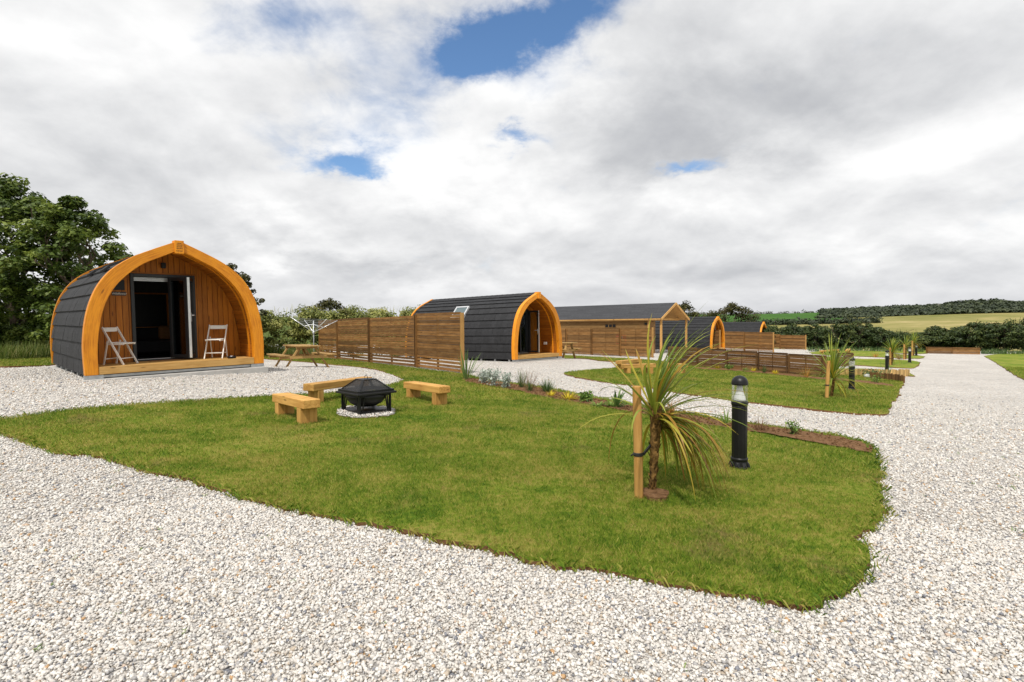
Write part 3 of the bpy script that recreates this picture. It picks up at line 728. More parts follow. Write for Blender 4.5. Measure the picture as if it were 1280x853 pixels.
    if sign:
        mb=MB(); mb.box((-1.03,YB-.014,1.715),(-.80,YB-.001,1.93)); mb.build('vent_cover',M['black'],r,bevel=.004)
        mb=MB(); mb.box((-1.03,YB-.018,1.595),(-.78,YB-.001,1.675)); sg_=mb.build('name_sign',M['signgrey'],r,bevel=.003)
        text_part('lettering','Wildflower',.058,M['signtext'],(-.905,YB-.0195,1.635),(PI/2,0,0),sg_)
    if detail>1:
        mb=MB(); mb.box((-.115,YB-.085,2.225),(-.025,YB-.001,2.345)); mb.build('porch_light',M['black'],r,bevel=.008)
        for (y,th) in ((.9,.62),(2.4,.62)):
            if not sign: continue
            i=int(th*ND); p=offs(PO,.01)[i]; nx=offs(PO,.01)[i+2]; d=nx-p; a=math.atan2(d[1],-d[0])
            mx=Matrix.Translation((-p[0],y,p[1]))@Matrix.Rotation(-a,4,'Y')
            mb=MB(); mb.box((0,-.11,-.02),(.16,.11,.035),.5,mx); mb.build('roof_vent',M['shingle'],r,bevel=.01)
    if not sign and detail>1:
        mb=MB(); mb.box((1.395,.62,.52),(1.425,.80,.64)); ob=mb.build('outdoor_socket',M['whiteplastic'],r,bevel=.01)
        mb=MB(); mb.box((1.385,.64,.535),(1.3945,.70,.625)); mb.box((1.385,.715,.535),(1.3945,.785,.625)); mb.build('socket_cover',M['whiteplastic'],ob,bevel=.004)
    if sky:
        y0,y1,s0,s1=sky; PP=offs(PO,.012); a=PP[int(s0*(ND-1))]; b=PP[int(s1*(ND-1))]; d=b-a; Ls=float(np.linalg.norm(d)); u=d/Ls; nr=np.array([u[1],-u[0]])
        def sk(x,z,y): q=a+u*x+nr*z; return (-q[0],y,q[1])
        def slab(mb,xa,xb,za,zb,ya,yb_):
            vs=[sk(x,z,y) for z in (za,zb) for y in (ya,yb_) for x in (xa,xb)]
            mb.add(vs,[(0,1,3,2),(4,6,7,5),(0,4,5,1),(2,3,7,6),(0,2,6,4),(1,5,7,3)],.5)
        mb=MB(); slab(mb,0,.07,-.05,.075,y0,y1); slab(mb,Ls-.07,Ls,-.05,.075,y0,y1); slab(mb,.07,Ls-.07,-.05,.074,y0,y0+.07); slab(mb,.07,Ls-.07,-.05,.074,y1-.07,y1)
        sk_=mb.build('skylight',M['alu'],r,bevel=.004)
        mb=MB(); slab(mb,.068,Ls-.068,.02,.055,y0+.068,y1-.068); mb.build('skylight_glass',M['skyglass'],sk_)
    return r
m,t,b=newmat('skylight_glass'); b.inputs['Base Color'].default_value=(.10,.14,.15,1); b.inputs['Roughness'].default_value=.08; b.inputs['Specular IOR Level'].default_value=.9; M['skyglass']=m
P1=make_pod('orange fronted arched pod with its door folded open and two white chairs on the porch',(-7.0935,11.5057,.6308),.8179,.013,-.0208,4.5,2,'folded',None,True)
P2=make_pod('long dark roofed arched pod with a skylight, beyond the slatted screen and gravel',(1.1604,22.2193,.2043),.894,-.0117,.0035,6.55,2,'single',(2.95,3.72,.50,.69))
q=at_depth(898.3,438.0,43.6); P3=make_pod('small distant arched pod whose front edge stands past the slat screen end post',(q[0],q[1],q[2]+.02),.90,0,0,6.55,1,'single')
q=at_depth(955.3,434.0,58.0); P4=make_pod('farthest arched pod, only its dark roof and arch top showing over a screen',(q[0],q[1],q[2]),.93,0,0,6.55,1,'single')
bpy.context.view_layer.update()
def pod_pt(P,x,y,z): return P.matrix_world@Vector((x,y,z))
# what stands inside and on the porch of the first pod
def on_pod(P, name, label, cat, x, y, z, rz):
    o=thing(name,label,cat); o.matrix_world=P.matrix_world@Matrix.Translation((x,y,z))@Matrix.Rotation(rz,4,'Z'); o['label']=label; return o
s=on_pod(P1,'sofa','black sofa seen through the open door of the pod','sofa',.0,2.75,.14,0)
mb=MB(); mb.box((-.75,-.4,.12),(.75,.4,.40)); mb.build('seat',M['cushion'],s,bevel=.05)
mb=MB(); mb.box((-.75,.25,.40),(.75,.42,.72)); mb.build('backrest',M['cushion'],s,bevel=.05)
for sx in (-1,1):
    mb=MB(); mb.box((sx*.83-.08,-.4,.12),(sx*.83+.08,.42,.55)); mb.build('armrest',M['cushion'],s,bevel=.04)
    for sy in (-.3,.3): mb=MB(); mb.box((sx*.7-.03,sy-.03,0),(sx*.7+.03,sy+.03,.12)); mb.build('leg',M['black'],s)
p=on_pod(P1,'pillow','mustard cushion resting on the black sofa inside the pod','cushion',.42,2.86,.55,.2)
mb=MB(); mb.box((-.2,-.07,0),(.2,.07,.36)); mb.build('pillow_cover',M['mat'],p,bevel=.06)
w=on_pod(P1,'wall_picture','dark framed picture hanging above the sofa inside the pod','picture',-.02,3.285,1.30,0)
mb=MB(); mb.box((-.55,0,-.42),(.55,.012,.42)); mb.build('picture_panel',M['black'],w)
mb=MB(); mb.box((-.6,-.02,.42),(.6,.012,.46)); mb.box((-.6,-.02,-.46),(.6,.012,-.42)); mb.box((-.6,-.02,-.419),(-.56,.012,.419)); mb.box((.56,-.02,-.419),(.6,.012,.419)); mb.build('frame',M['clad'],w)
d=on_pod(P1,'door_mat','thin brown mat lying on the deck before the open pod door','door mat',-.1,.80,.1525,0)
mb=MB(); mb.box((-.35,-.1,0),(.35,.1,.014)); d2=mb.build('mat_pile',M['mat'],d,bevel=.004)
a_=on_pod(P1,'ashtray','round black ashtray on the deck edge of the pod','ashtray',1.02,.14,.155,0)
mb=MB(); mb.lathe([(.075,0),(.09,.01),(.092,.05),(.08,.055),(.072,.03),(.02,.025)],24); mb.build('bowl',M['black'],a_,smooth=True)
mb=MB(); mb.lathe([(.03,.03),(.035,.05),(.02,.06)],16); mb.build('hub',M['alu'],a_,smooth=True)

def chair_parts(c):
    w=.19
    for sg in (-1,1):
        x=sg*w
        mb=MB(); mb.beam((x,.19,.775),(x,-.24,0),.022,.036,(0,1,0)); mb.build('long_leg',M['paintwood'],c,bevel=.004)
        x2=sg*(w-.026)
        mb=MB(); mb.beam((x2,.10,.50),(x2,.21,0),.020,.032,(0,1,0)); mb.build('short_leg',M['paintwood'],c,bevel=.004)
    mb=MB()
    for i in range(7): mb.box((-.165,-.235+i*.055,.43+i*.002),(.165,-.235+i*.055+.050,.448+i*.002))
    mb.box((-.16,-.23,.41),(-.135,.14,.43)); mb.box((.135,-.23,.41),(.16,.14,.43)); mb.build('seat',M['paintwood'],c,bevel=.003)
    mb=MB(); n=7
    for i in range(n):
        xa=-w+.012+(2*w-.024)*i/n; xb=-w+.012+(2*w-.024)*(i+1)/n; ya=.175+.025*(1-(2*i/n-1)**2); yb=.175+.025*(1-(2*(i+1)/n-1)**2)
        mb.add([(xa,ya,.68),(xb,yb,.68),(xb,yb,.765),(xa,ya,.765),(xa,ya+.014,.68),(xb,yb+.014,.68),(xb,yb+.014,.765),(xa,ya+.014,.765)],[(0,1,2,3),(5,4,7,6),(3,2,6,7),(4,5,1,0)]+([(0,3,7,4)] if i==0 else [])+([(1,5,6,2)] if i==n-1 else []),.5)
    mb.build('backrest',M['paintwood'],c)
    mb=MB(); mb.tube([(-w,-.17,.13),(w,-.17,.13)],.010,8); mb.build('front_stretcher',M['paintwood'],c,smooth=True)
    mb=MB(); mb.tube([(-w+.026,.185,.12),(w-.026,.185,.12)],.010,8); mb.build('rear_stretcher',M['paintwood'],c,smooth=True)
c1=on_pod(P1,'folding_chair','white wooden folding chair under the name sign of the pod','folding chair',-1.04,.50,.1525,.70); c1['group']='white folding chairs on the porch'; chair_parts(c1)
c2=on_pod(P1,'folding_chair','white wooden folding chair near the ashtray on the pod porch','folding chair',.84,.56,.1525,-.62); c2['group']='white folding chairs on the porch'
for ch in list(c1.children): cc=ch.copy(); COL.objects.link(cc); cc.parent=c2
b_=on_pod(P2,'bucket','grey metal bucket standing just inside the porch of the long pod','bucket',-1.22,.40,.1525,0)
mb=MB(); mb.lathe([(.10,0),(.14,.28),(.146,.285),(.135,.28),(.10,.03)],20); mb.build('bucket_wall',M['galv'],b_,smooth=True)

# ------------------------------------------------------------------ slatted screens
def fence(label, bays, h, pitch=.0815, slat=.0745, mat='fence', endpost=True, group='brown slatted timber screens', loose=3, name='slat_fence', postw=.09, thick=.022):
    """bays: list of ground points (x,y) of the posts; boards are fixed on the camera side"""
    r=thing(name,label,'fence',(*bays[0],gz(*bays[0])),0,group); o=np.array(r.location)
    for i in range(len(bays)):
        x,y=bays[i]; z=gz(x,y); last=(i==len(bays)-1)
        mb=MB(); hh=h+(.03 if last else -.02)
        d=np.array(bays[min(i+1,len(bays)-1)])-np.array(bays[max(i-1,0)]); d/=np.linalg.norm(d); nn=np.array([d[1],-d[0]])
        if nn@np.array([x,y])>0: nn=-nn
        p=np.array([x,y])-o[:2]-nn*(.05 if not(last and endpost) else 0)+(d*.05 if last and endpost else 0)
        mb.beam((p[0],p[1],z-o[2]-.25),(p[0],p[1],z-o[2]+hh),postw,postw,(d[0],d[1],0)); mb.build('post',M['fencepost'] if last and endpost else M[mat],r,bevel=.004)
    for i in range(len(bays)-1):
        a,b=np.array(bays[i]),np.array(bays[i+1]); d=(b-a); L=np.linalg.norm(d); d/=L; nn=np.array([d[1],-d[0]])
        if nn@a>0: nn=-nn
        zb=(gz(*a)+gz(*b))/2-o[2]; za=gz(*a)-o[2]; zc=gz(*b)-o[2]
        tilt=.6; e0=zb+(za-zb)*tilt; e1=zb+(zc-zb)*tilt
        mb=MB(); z=.05; k=0
        while z<h-.02:
            sl=slat*random.uniform(.97,1.03); 
            p=a-o[:2]+nn*.012; q=b-o[:2]+nn*.012
            w1,w2=random.uniform(-.004,.004),random.uniform(-.004,.004)
            mb.beam((p[0]+d[0]*.01,p[1]+d[1]*.01,e0+z+sl/2+w1),(q[0]-d[0]*.01,q[1]-d[1]*.01,e1+z+sl/2+w2),thick,sl,tint=random.random())
            z+=(pitch if k>=loose else pitch+.028)+(random.random()<.12)*.008; k+=1
        mid=(a+b)/2-o[:2]-nn*.012
        mb.build('slat_panel',M[mat],r)
        mb=MB(); mb.beam((mid[0],mid[1],zb+.02),(mid[0],mid[1],zb+h-.03),.07,.02,(d[0],d[1],0)); mb.build('batten',M[mat],r)
        for e,pp in ((a,e0),(b,e1)):
            if e is b and i==len(bays)-2 and endpost: continue
            s_=1 if e is a else -1
            p=e-o[:2]+nn*.034+d*s_*.05
            mb=MB(); mb.beam((p[0],p[1],pp+.03),(p[0],p[1],pp+h),.075,.02,(d[0],d[1],0)); mb.build('cover_board',M[mat],r)
    return r
def line(p_end, ang, lens):
    """posts back from the end point along a heading"""
    out=[np.array(p_end[:2])]; d=np.array([math.cos(ang),math.sin(ang)])
    for L in lens: out.append(out[-1]+d*L)
    return [tuple(q) for q in out[::-1]]
e=gp(577,468)[:2]; w0=gp(423,450)[:2]; ang1=math.atan2(w0[1]-e[1],w0[0]-e[0]); L1t=np.linalg.norm(w0-e)
print('fence1',e,w0,L1t,math.degrees(ang1))
g1=gp(514.5,460)[:2]; g2=gp(465,454)[:2]
fence('tall brown slatted screen between the two pods, pale post at its gravel end',line(e,ang1,[np.linalg.norm(g1-e),np.linalg.norm(g2-g1),np.linalg.norm(w0-g2),2.6]),1.80)
e=gp(815,447.2)[:2]; w0=gp(703,446.2)[:2]; ang2=ang1
fence('brown slatted screen along the timber lodge with a red notice behind it',line(e,ang2,[2.6,2.6,2.6,2.6]),1.86,pitch=.090,slat=.080,loose=0)
for (px,py,lens,h,lab) in ((899,438.6,[2.6,2.6,2.6],1.66,'brown slatted screen in front of the small distant pod, behind the lodge posts'),
                           (966,440.6,[2.6,2.6,2.6],1.70,'brown slatted screen hiding the farthest pod up to its roof'),
                           (1006.5,437.8,[2.6,2.6],1.56,'last brown slatted screen, ending against the dark hedge')):
    e=gp(px,py)[:2]; fence(lab,line(e,ang2,lens),h,pitch=.075,slat=.073,loose=1)
pts=[gp(*q)[:2] for q in ((836,456.5),(872,459.4),(908,462),(947,465.3),(985,468.6),(1030,473))]
fence('low dark slatted fence between flower bed and second lawn, yellow plants at its foot',[tuple(q) for q in pts],.80,pitch=.086,slat=.083,mat='lowfence',endpost=False,loose=0,name='low_fence',postw=.08)
pts=[gp(*q)[:2] for q in ((1046,459.5),(1066,459.0))]
fence('short low slatted fence behind the louvred lamp and young cordyline',[tuple(q) for q in pts],.70,pitch=.088,slat=.075,mat='lowfence',endpost=False,loose=0,name='low_fence',postw=.08)
# retaining boards at the end of the road
r0,r1=gp(1159,442.0),gp(1225,443.2); r_=thing('retaining_wall','low brown plank wall closing off the end of the white gravel road','low wall',r0)
mb=MB(); mb2=MB()
d=(r1-r0); dn=d/np.linalg.norm(d); Lw=np.linalg.norm(d)
for (u0,u1) in ((0,.48),(.485,1)):
    mb=MB()
    for k in range(6): mb.beam(Vector(d*u0)+Vector((0,0,.05+k*.105)),Vector(d*u1)+Vector((0,0,.05+k*.105)),.05,.098)
    mb.build('plank_panel',M['fence'],r_)
for u in (0,.48,1):
    mb=MB(); q=Vector(d*u)+Vector((0,.08,0)); mb.beam(q+Vector((0,0,-.2)),q+Vector((0,0,.62)),.1,.1,(1,0,0)); mb.build('post',M['fence'],r_)

# log edging beside the drive
def edging(label,pix,h,mat,n,grp):
    P=[gp(*q) for q in pix]; r=thing('log_edging',label,'edging',P[0],0,grp); o=P[0]
    L=np.r_[0,np.cumsum([np.linalg.norm(P[i+1][:2]-P[i][:2]) for i in range(len(P)-1)])]; mb=MB()
    for s_ in np.linspace(0,L[-1],n):
        x=np.interp(s_,L,[p[0] for p in P]); y=np.interp(s_,L,[p[1] for p in P]); z=gz(x,y); rad=L[-1]/n*.52; hh=h*random.uniform(.88,1.08)
        mb.tube([(x-o[0],y-o[1],z-o[2]-.1),(x-o[0],y-o[1],z-o[2]+hh)],rad,8)
    mb.build('log_row',M[mat],r)
    return r
edging('pale cut log edging curving round the small lawn with a lamp',[(1040,470),(1075,470.5),(1105,471),(1125,471.3),(1136,470.5)],.28,'log',60,'log edging rows')
edging('dark stained log edging ending beside the white gravel',[(1088,474),(1105,475.5),(1120,477.3),(1130,479)],.26,'logdark',26,'log edging rows')

# ------------------------------------------------------------------ timber lodge with a gabled porch
G=at_depth(826.6,447.5,37.6); yaw=.86; lz=gz(G[0],G[1])
lodge=thing('timber_lodge','long timber lodge with a grey pitched roof and open gabled porch','lodge',(G[0],G[1],lz),yaw)
W_,Lh,EV,RG=4.5,12.5,2.62,3.78   # local x across the gable, y back along the lodge
ez=EYE+(409-398.3)/F*G[1]-lz; EV=ez; RG=EV+1.12
def roof_slab(mb,x0,z0,x1,z1,y0,y1,th): mb.add([(x0,y0,z0),(x1,y0,z1),(x1,y1,z1),(x0,y1,z0),(x0,y0,z0-th),(x1,y0,z1-th),(x1,y1,z1-th),(x0,y1,z0-th)],[(0,1,2,3),(4,7,6,5),(0,4,5,1),(1,5,6,2),(2,6,7,3),(3,7,4,0)],.5,[(y0,x0,0),(y0,x1,0),(y1,x1,0),(y1,x0,0)]*2)
for sg in (0,1):
    mb=MB(); n=14
    xs_=( -.22, W_/2) if sg==0 else (W_+.22,W_/2)
    for k in range(n):
        u0,u1=k/n,(k+1)/n; xa=xs_[0]+(xs_[1]-xs_[0])*u0; xb=xs_[0]+(xs_[1]-xs_[0])*u1; za=EV-.06+(RG-EV+.06)*u0; zb=EV-.06+(RG-EV+.06)*u1
        y=-.08
        while y<Lh:
            y1=min(y+random.uniform(.9,1.1),Lh); mb.add([(xa,y,za+.028),(xa,y1,za+.028),(xb,y1,zb+.012),(xb,y,zb+.012),(xa,y,za+.01),(xa,y1,za+.01)],[(0,3,2,1),(0,1,5,4)],random.random()); y=y1
    mb.build('roof_slope',M['felt'],lodge)
    mb=MB(); roof_slab(mb,xs_[0],EV-.06,xs_[1],RG,-.06,Lh,.07); mb.build('roof_boards',M['shedtrim'],lodge)
    # barge boards
    mb=MB(); mb.beam((xs_[0],-.10,EV-.12),(xs_[1],-.10,RG-.06),.035,.17,(0,0,1)); mb.build('barge_board',M['shedtrim'],lodge,bevel=.004)
    mb=MB(); mb.box((0 if sg==0 else W_-.13,-.02,-.1),(.13 if sg==0 else W_,.11,EV-.08)); mb.build('porch_post',M['shedtrim'],lodge,bevel=.006)
mb=MB(); mb.box((-.20,-.04,EV-.20),(-.17,Lh,EV-.06)); mb.build('fascia',M['shed'],lodge)
mb=MB(); mb.beam((.1,.6,EV-.1),(W_-.1,.6,EV-.1),.08,.14); mb.build('tie_beam',M['shedtrim'],lodge)
def boards(name,p,q,z0,z1,mat,nrm):
    mb=MB(); z=z0; p=Vector(p); q=Vector(q)
    while z<z1-.01:
        zz=min(z+.14,z1); c=Vector((0,0,(z+zz)/2)); mb.beam(p+c,q+c,.03,zz-z-.006,tint=random.random()); z=zz
    return mb.build(name,M[mat],lodge)
wl=boards('side_wall',(.02,.95,0),(.02,Lh-.1,0),-.1,EV-.08,'shed',1)
boards('end_wall',(.04,.95,0),(1.0,.95,0),-.1,EV-.05,'shed',1)
boards('inner_wall',(1.0,.97,0),(1.0,4.4,0),-.1,EV+.2,'shed',1)
boards('end_wall',(1.02,4.4,0),(W_-.05,4.4,0),-.1,EV-.05,'shed',1)
boards('side_wall',(W_-.05,4.4,0),(W_-.05,Lh-.1,0),-.1,EV-.08,'shed',1)
boards('rear_wall',(0,Lh-.15,0),(W_,Lh-.15,0),-.1,EV-.05,'shed',1)
mb=MB(); mb.box((-.03,.93,-.1),(.09,1.03,EV-.09)); mb.build('corner_post',M['shedtrim'],lodge)
wy=[]
for px in (758.6,763.3,767.8):
    # local y along the side wall where this column of the picture meets it
    d=ray(px,409); ax=np.array([-math.sin(yaw),math.cos(yaw)]); A2=np.array([[ax[0],-d[0]],[ax[1],-d[1]]]); s_=np.linalg.solve(A2,-np.array([G[0],G[1]])); wy.append(s_[0])
d=ray(808.5,409); A2=np.array([[ax[0],-d[0]],[ax[1],-d[1]]]); s2=np.linalg.solve(A2,-np.array([G[0],G[1]]))[0]
print('lodge windows',wy,s2,'ez',ez)
def win(y,w,z0,z1):
    mb=MB(); mb.box((-.022,y-w/2-.03,z0-.03),(-.002,y+w/2+.03,z1+.03)); o=mb.build('window',M['shed'],lodge)
    mb=MB(); mb.box((-.028,y-w/2,z0),(-.0225,y+w/2,z1)); mb.build('pane',M['black'],o)
zt=EV-.44
for y in wy: win(y,.26,zt-.22,zt)
win(s2,.34,zt-.06,zt+.10)
nt=thing('notice_board','red bordered notice on the lodge wall behind the slats','notice',(0,0,0))
d=ray(776.5,430); s3=np.linalg.solve(np.array([[ax[0],-d[0]],[ax[1],-d[1]]]),-np.array([G[0],G[1]]))[0]
nt.matrix_world=Matrix.Translation((G[0],G[1],lz))@Matrix.Rotation(yaw,4,'Z')@Matrix.Translation((-.03,s3,EV-1.55))
mb=MB(); mb.box((-.012,-.42,-.38),(0,.42,.38)); mb.build('board',M['red'],nt)
mb=MB(); mb.box((-.016,-.35,-.30),(-.0125,.35,.02)); mb.build('panel',M['shed'],nt)
mb=MB(); mb.box((-.016,-.12,.10),(-.0125,.18,.20)); mb.build('plate',M['whiteplastic'],nt)

# ------------------------------------------------------------------ picnic tables
def picnic(label, loc, rz, group='timber picnic tables'):
    r=thing('picnic_table',label,'picnic table',loc,rz,group)
    Lt=1.75
    mb=MB()
    for i in range(5): y=-.35+i*.142; mb.box((-Lt/2,y,.70),(Lt/2,y+.132,.738))
    for x in (-.62,.62): mb.box((x-.035,-.34,.64),(x+.035,.34,.699))
    mb.build('tabletop',M['table'],r,bevel=.004)
    for s in (-1,1):
        mb=MB()
        for i in range(2): y=s*.74+(i-1)*.142*1.0+.005; mb.box((-Lt/2,y,.415),(Lt/2,y+.132,.453))
        mb.build('seat',M['table'],r,bevel=.004)
    for x in (-.60,.60):
        for s in (-1,1):
            mb=MB(); mb.beam((x,s*.24,.695),(x,s*.70,-.03),.045,.095,(1,0,0)); mb.build('leg',M['table'],r,bevel=.003)
        sx=x+(.05 if x>0 else -.05)
        mb=MB(); mb.box((sx-.022,-.86,.325),(sx+.022,.86,.413)); mb.build('seat_bearer',M['table'],r,bevel=.003)
    for s in (-1,1):
        mb=MB(); mb.beam((s*.56,0,.34),(s*.10,0,.66),.045,.07,(0,1,0)); mb.build('brace',M['table'],r)
    return r
t1=gp(377,459.3); T1=picnic('weathered picnic table on the gravel beside the pod with white chairs',t1,math.radians(128))
t2=gp(706.5,448.4); T2=dup(T1,t2+np.array([-.35,.3,0]),math.radians(150),'picnic table half hidden behind the arch of the skylight pod')

# ------------------------------------------------------------------ rotary clothes airer
hb=gp(392.6,452.0); r=thing('rotary_airer','folding rotary clothes airer with silver arms in front of the hedge','clothes airer',hb); D=hb[1]
hz=(at_depth(392.6,415.6,D)-hb)[2]
mb=MB(); mb.tube([(0,0,-.1),(0,0,hz+.5)],.022,10); mb.build('pole',M['galv'],r,smooth=True)
mb=MB(); mb.lathe([(.05,hz-.06),(.055,hz),(.03,hz+.05)],12); mb.build('hub',M['galv'],r)
tips=[np.array((at_depth(px,py,D+dy)-hb)) for px,py,dy in ((363,396.4,-.35),(380.4,400.2,.95),(421.8,401.0,.3),(408,399.5,-.9))]
for tp in tips:
    mb=MB(); mb.tube([(0,0,hz),tp],.016,8); mb.build('arm',M['alu'],r,smooth=True)
mb=MB()
for u in (.45,.6,.75,.88,.99):
    for i in range(4):
        a=np.array((0,0,hz))+(tips[i]-np.array((0,0,hz)))*u; b=np.array((0,0,hz))+(tips[(i+1)%4]-np.array((0,0,hz)))*u; m_=(a+b)/2-np.array((0,0,.03))
        mb.tube([a,m_,b],.0035,4)
mb.build('washing_line',M['galv'],r)
mb=MB(); top=np.array((0,0,hz+.35))
for tp in tips: mb.tube([top,np.array((0,0,hz))+(tp-np.array((0,0,hz)))*.42],.009,6)
mb.build('stay',M['alu'],r)

# ------------------------------------------------------------------ sleeper benches and fire pit
def bench(label, a, b, group):
    a=np.array(a);b=np.array(b); c=(a+b)/2; d=b-a; L=np.linalg.norm(d[:2]); rz=math.atan2(d[1],d[0])
    r=thing('sleeper_bench',label,'bench',c,rz,group)
    for s in (-1,1):
        x=s*L/2; zz=(b if s>0 else a)[2]-c[2]
        mb=MB(); mb.box((x-.065,-.125,zz-.08),(x+.065,.125,.228)); mb.build('leg',M['sleeper'],r,bevel=.007)
    mb=MB(); mb.box((-L/2-.17,-.125,.229),(L/2+.17,.125,.354)); mb.build('seat',M['sleeper'],r,bevel=.010)
    return r
G1='sleeper benches round the fire bowl'
bench('short chunky timber bench in front of the fire bowl, towards the open gravel',gp(356,519.5),gp(384,531),G1)
bench('longer timber bench behind the fire bowl, on the edge of the forecourt gravel',gp(395,504),gp(452,494.5),G1)
bench('timber bench at the end of the slatted screen side of the fire bowl',gp(517,499),gp(549.5,508),G1)
G2='sleeper benches on the second lawn'
bench('timber bench on the second lawn, the end one towards the skylight pod',gp(776,463.0),gp(796,461),G2)
bench('timber bench on the second lawn, directly behind the tall staked cordyline',gp(784,468.2),gp(812,468.6),G2)
bench('timber bench on the second lawn, between cordyline leaves and the low fence',gp(838,466),gp(852,468),G2)
G3='sleeper benches on the far lawn'
bench('far timber bench seen through the leaves of the young cordyline',gp(1027,443.0),gp(1046,442.6),G3)
bench('far timber bench seen end on, above the louvred lamp',gp(1058.6,442.6),gp(1061,441.2),G3)
def firepit(label, loc, rz):
    r=thing('fire_pit',label,'fire pit',loc,rz,'black fire bowls')
    h=.30; zr=.315
    for k in range(4):
        th=PI/4+k*PI/2; cx,cy=.385*math.cos(th),.385*math.sin(th); mb=MB()
        mb.beam((cx,cy,-.03),(cx,cy,zr-.01),.030,.030,(1,0,0))
        for sgn in (-1,1):
            dx,dy=(0,-math.copysign(1,cy)) if sgn>0 else (-math.copysign(1,cx),0)
            mb.beam((cx+dx*.09,cy+dy*.09,zr-.02),(cx+dx*.045,cy+dy*.045,.03),.016,.016)
            mb.beam((cx+dx*.015,cy+dy*.015,zr-.035),(cx+dx*.10,cy+dy*.10,zr-.035),.016,.02)
            mb.beam((cx,cy,.03),(cx+dx*.06,cy+dy*.06,.03),.016,.02)
        mb.build('leg',M['black'],r)
    e=.385/math.sqrt(2)
    mb=MB(); mb.box((-e,-e,.035),(e,e,.050)); mb.build('shelf',M['black'],r,bevel=.004)
    mb=MB(); mb.lathe([(.02,.09),(.16,.10),(.25,.15),(.31,.22),(.335,.305),(.32,.305),(.24,.17),(.02,.12)],32); mb.build('bowl',M['blackmetal'],r,smooth=True)
    R=.318
    mb=MB()
    for s in (-1,1):
        mb.box((-R,s*R-.035 if s<0 else R-.02,zr-.01),(R,s*R+.02 if s<0 else R+.035,zr+.025)); mb.box((s*R-.035 if s<0 else R-.02,-R-.034,zr-.0095),(s*R+.02 if s<0 else R+.035,R+.034,zr+.0245))
    mb.build('rim',M['blackmetal'],r,bevel=.008)
    t0=.115; z0,z1=zr+.028,zr+.212; Rb=.317; ld=MB()
    ld.box((-t0-.01,-t0-.01,z1-.004),(t0+.01,t0+.01,z1+.008))
    for sx,sy in ((1,1),(1,-1),(-1,-1),(-1,1)): ld.beam((sx*Rb,sy*Rb,z0),(sx*t0,sy*t0,z1),.04,.012,(sx,sy,1))
    for (ax,ay,bx,by) in ((1,1,1,-1),(1,-1,-1,-1),(-1,-1,-1,1),(-1,1,1,1)): ld.beam((ax*Rb,ay*Rb,z0+.012),(bx*Rb,by*Rb,z0+.012),.018,.04)
    lid=ld.build('lid',M['black'],r,bevel=.003)
    mb=MB(); q=[(sx*(Rb-.004),sy*(Rb-.004),z0) for sx,sy in ((1,1),(1,-1),(-1,-1),(-1,1))]+[(sx*(t0-.002),sy*(t0-.002),z1) for sx,sy in ((1,1),(1,-1),(-1,-1),(-1,1))]
    mb.add(q,[(0,1,5,4),(1,2,6,5),(2,3,7,6),(3,0,4,7)],.5); mb.build('mesh_screen',M['wiremesh'],lid)
    mb=MB(); mb.tube([(-.035,0,z1),(-.02,0,z1+.05),(0,0,z1+.068),(.02,0,z1+.05),(.035,0,z1)],.005,6); mb.build('lid_handle',M['black'],lid,smooth=True)
    return r
FP=firepit('black square fire bowl with a mesh lid between three timber benches',FPC+np.array([0,0,.045]),.79)
q=gp(1037,442.4); dup(FP,q,.3,'far black fire bowl with lid beyond the young staked cordyline','black fire bowls')

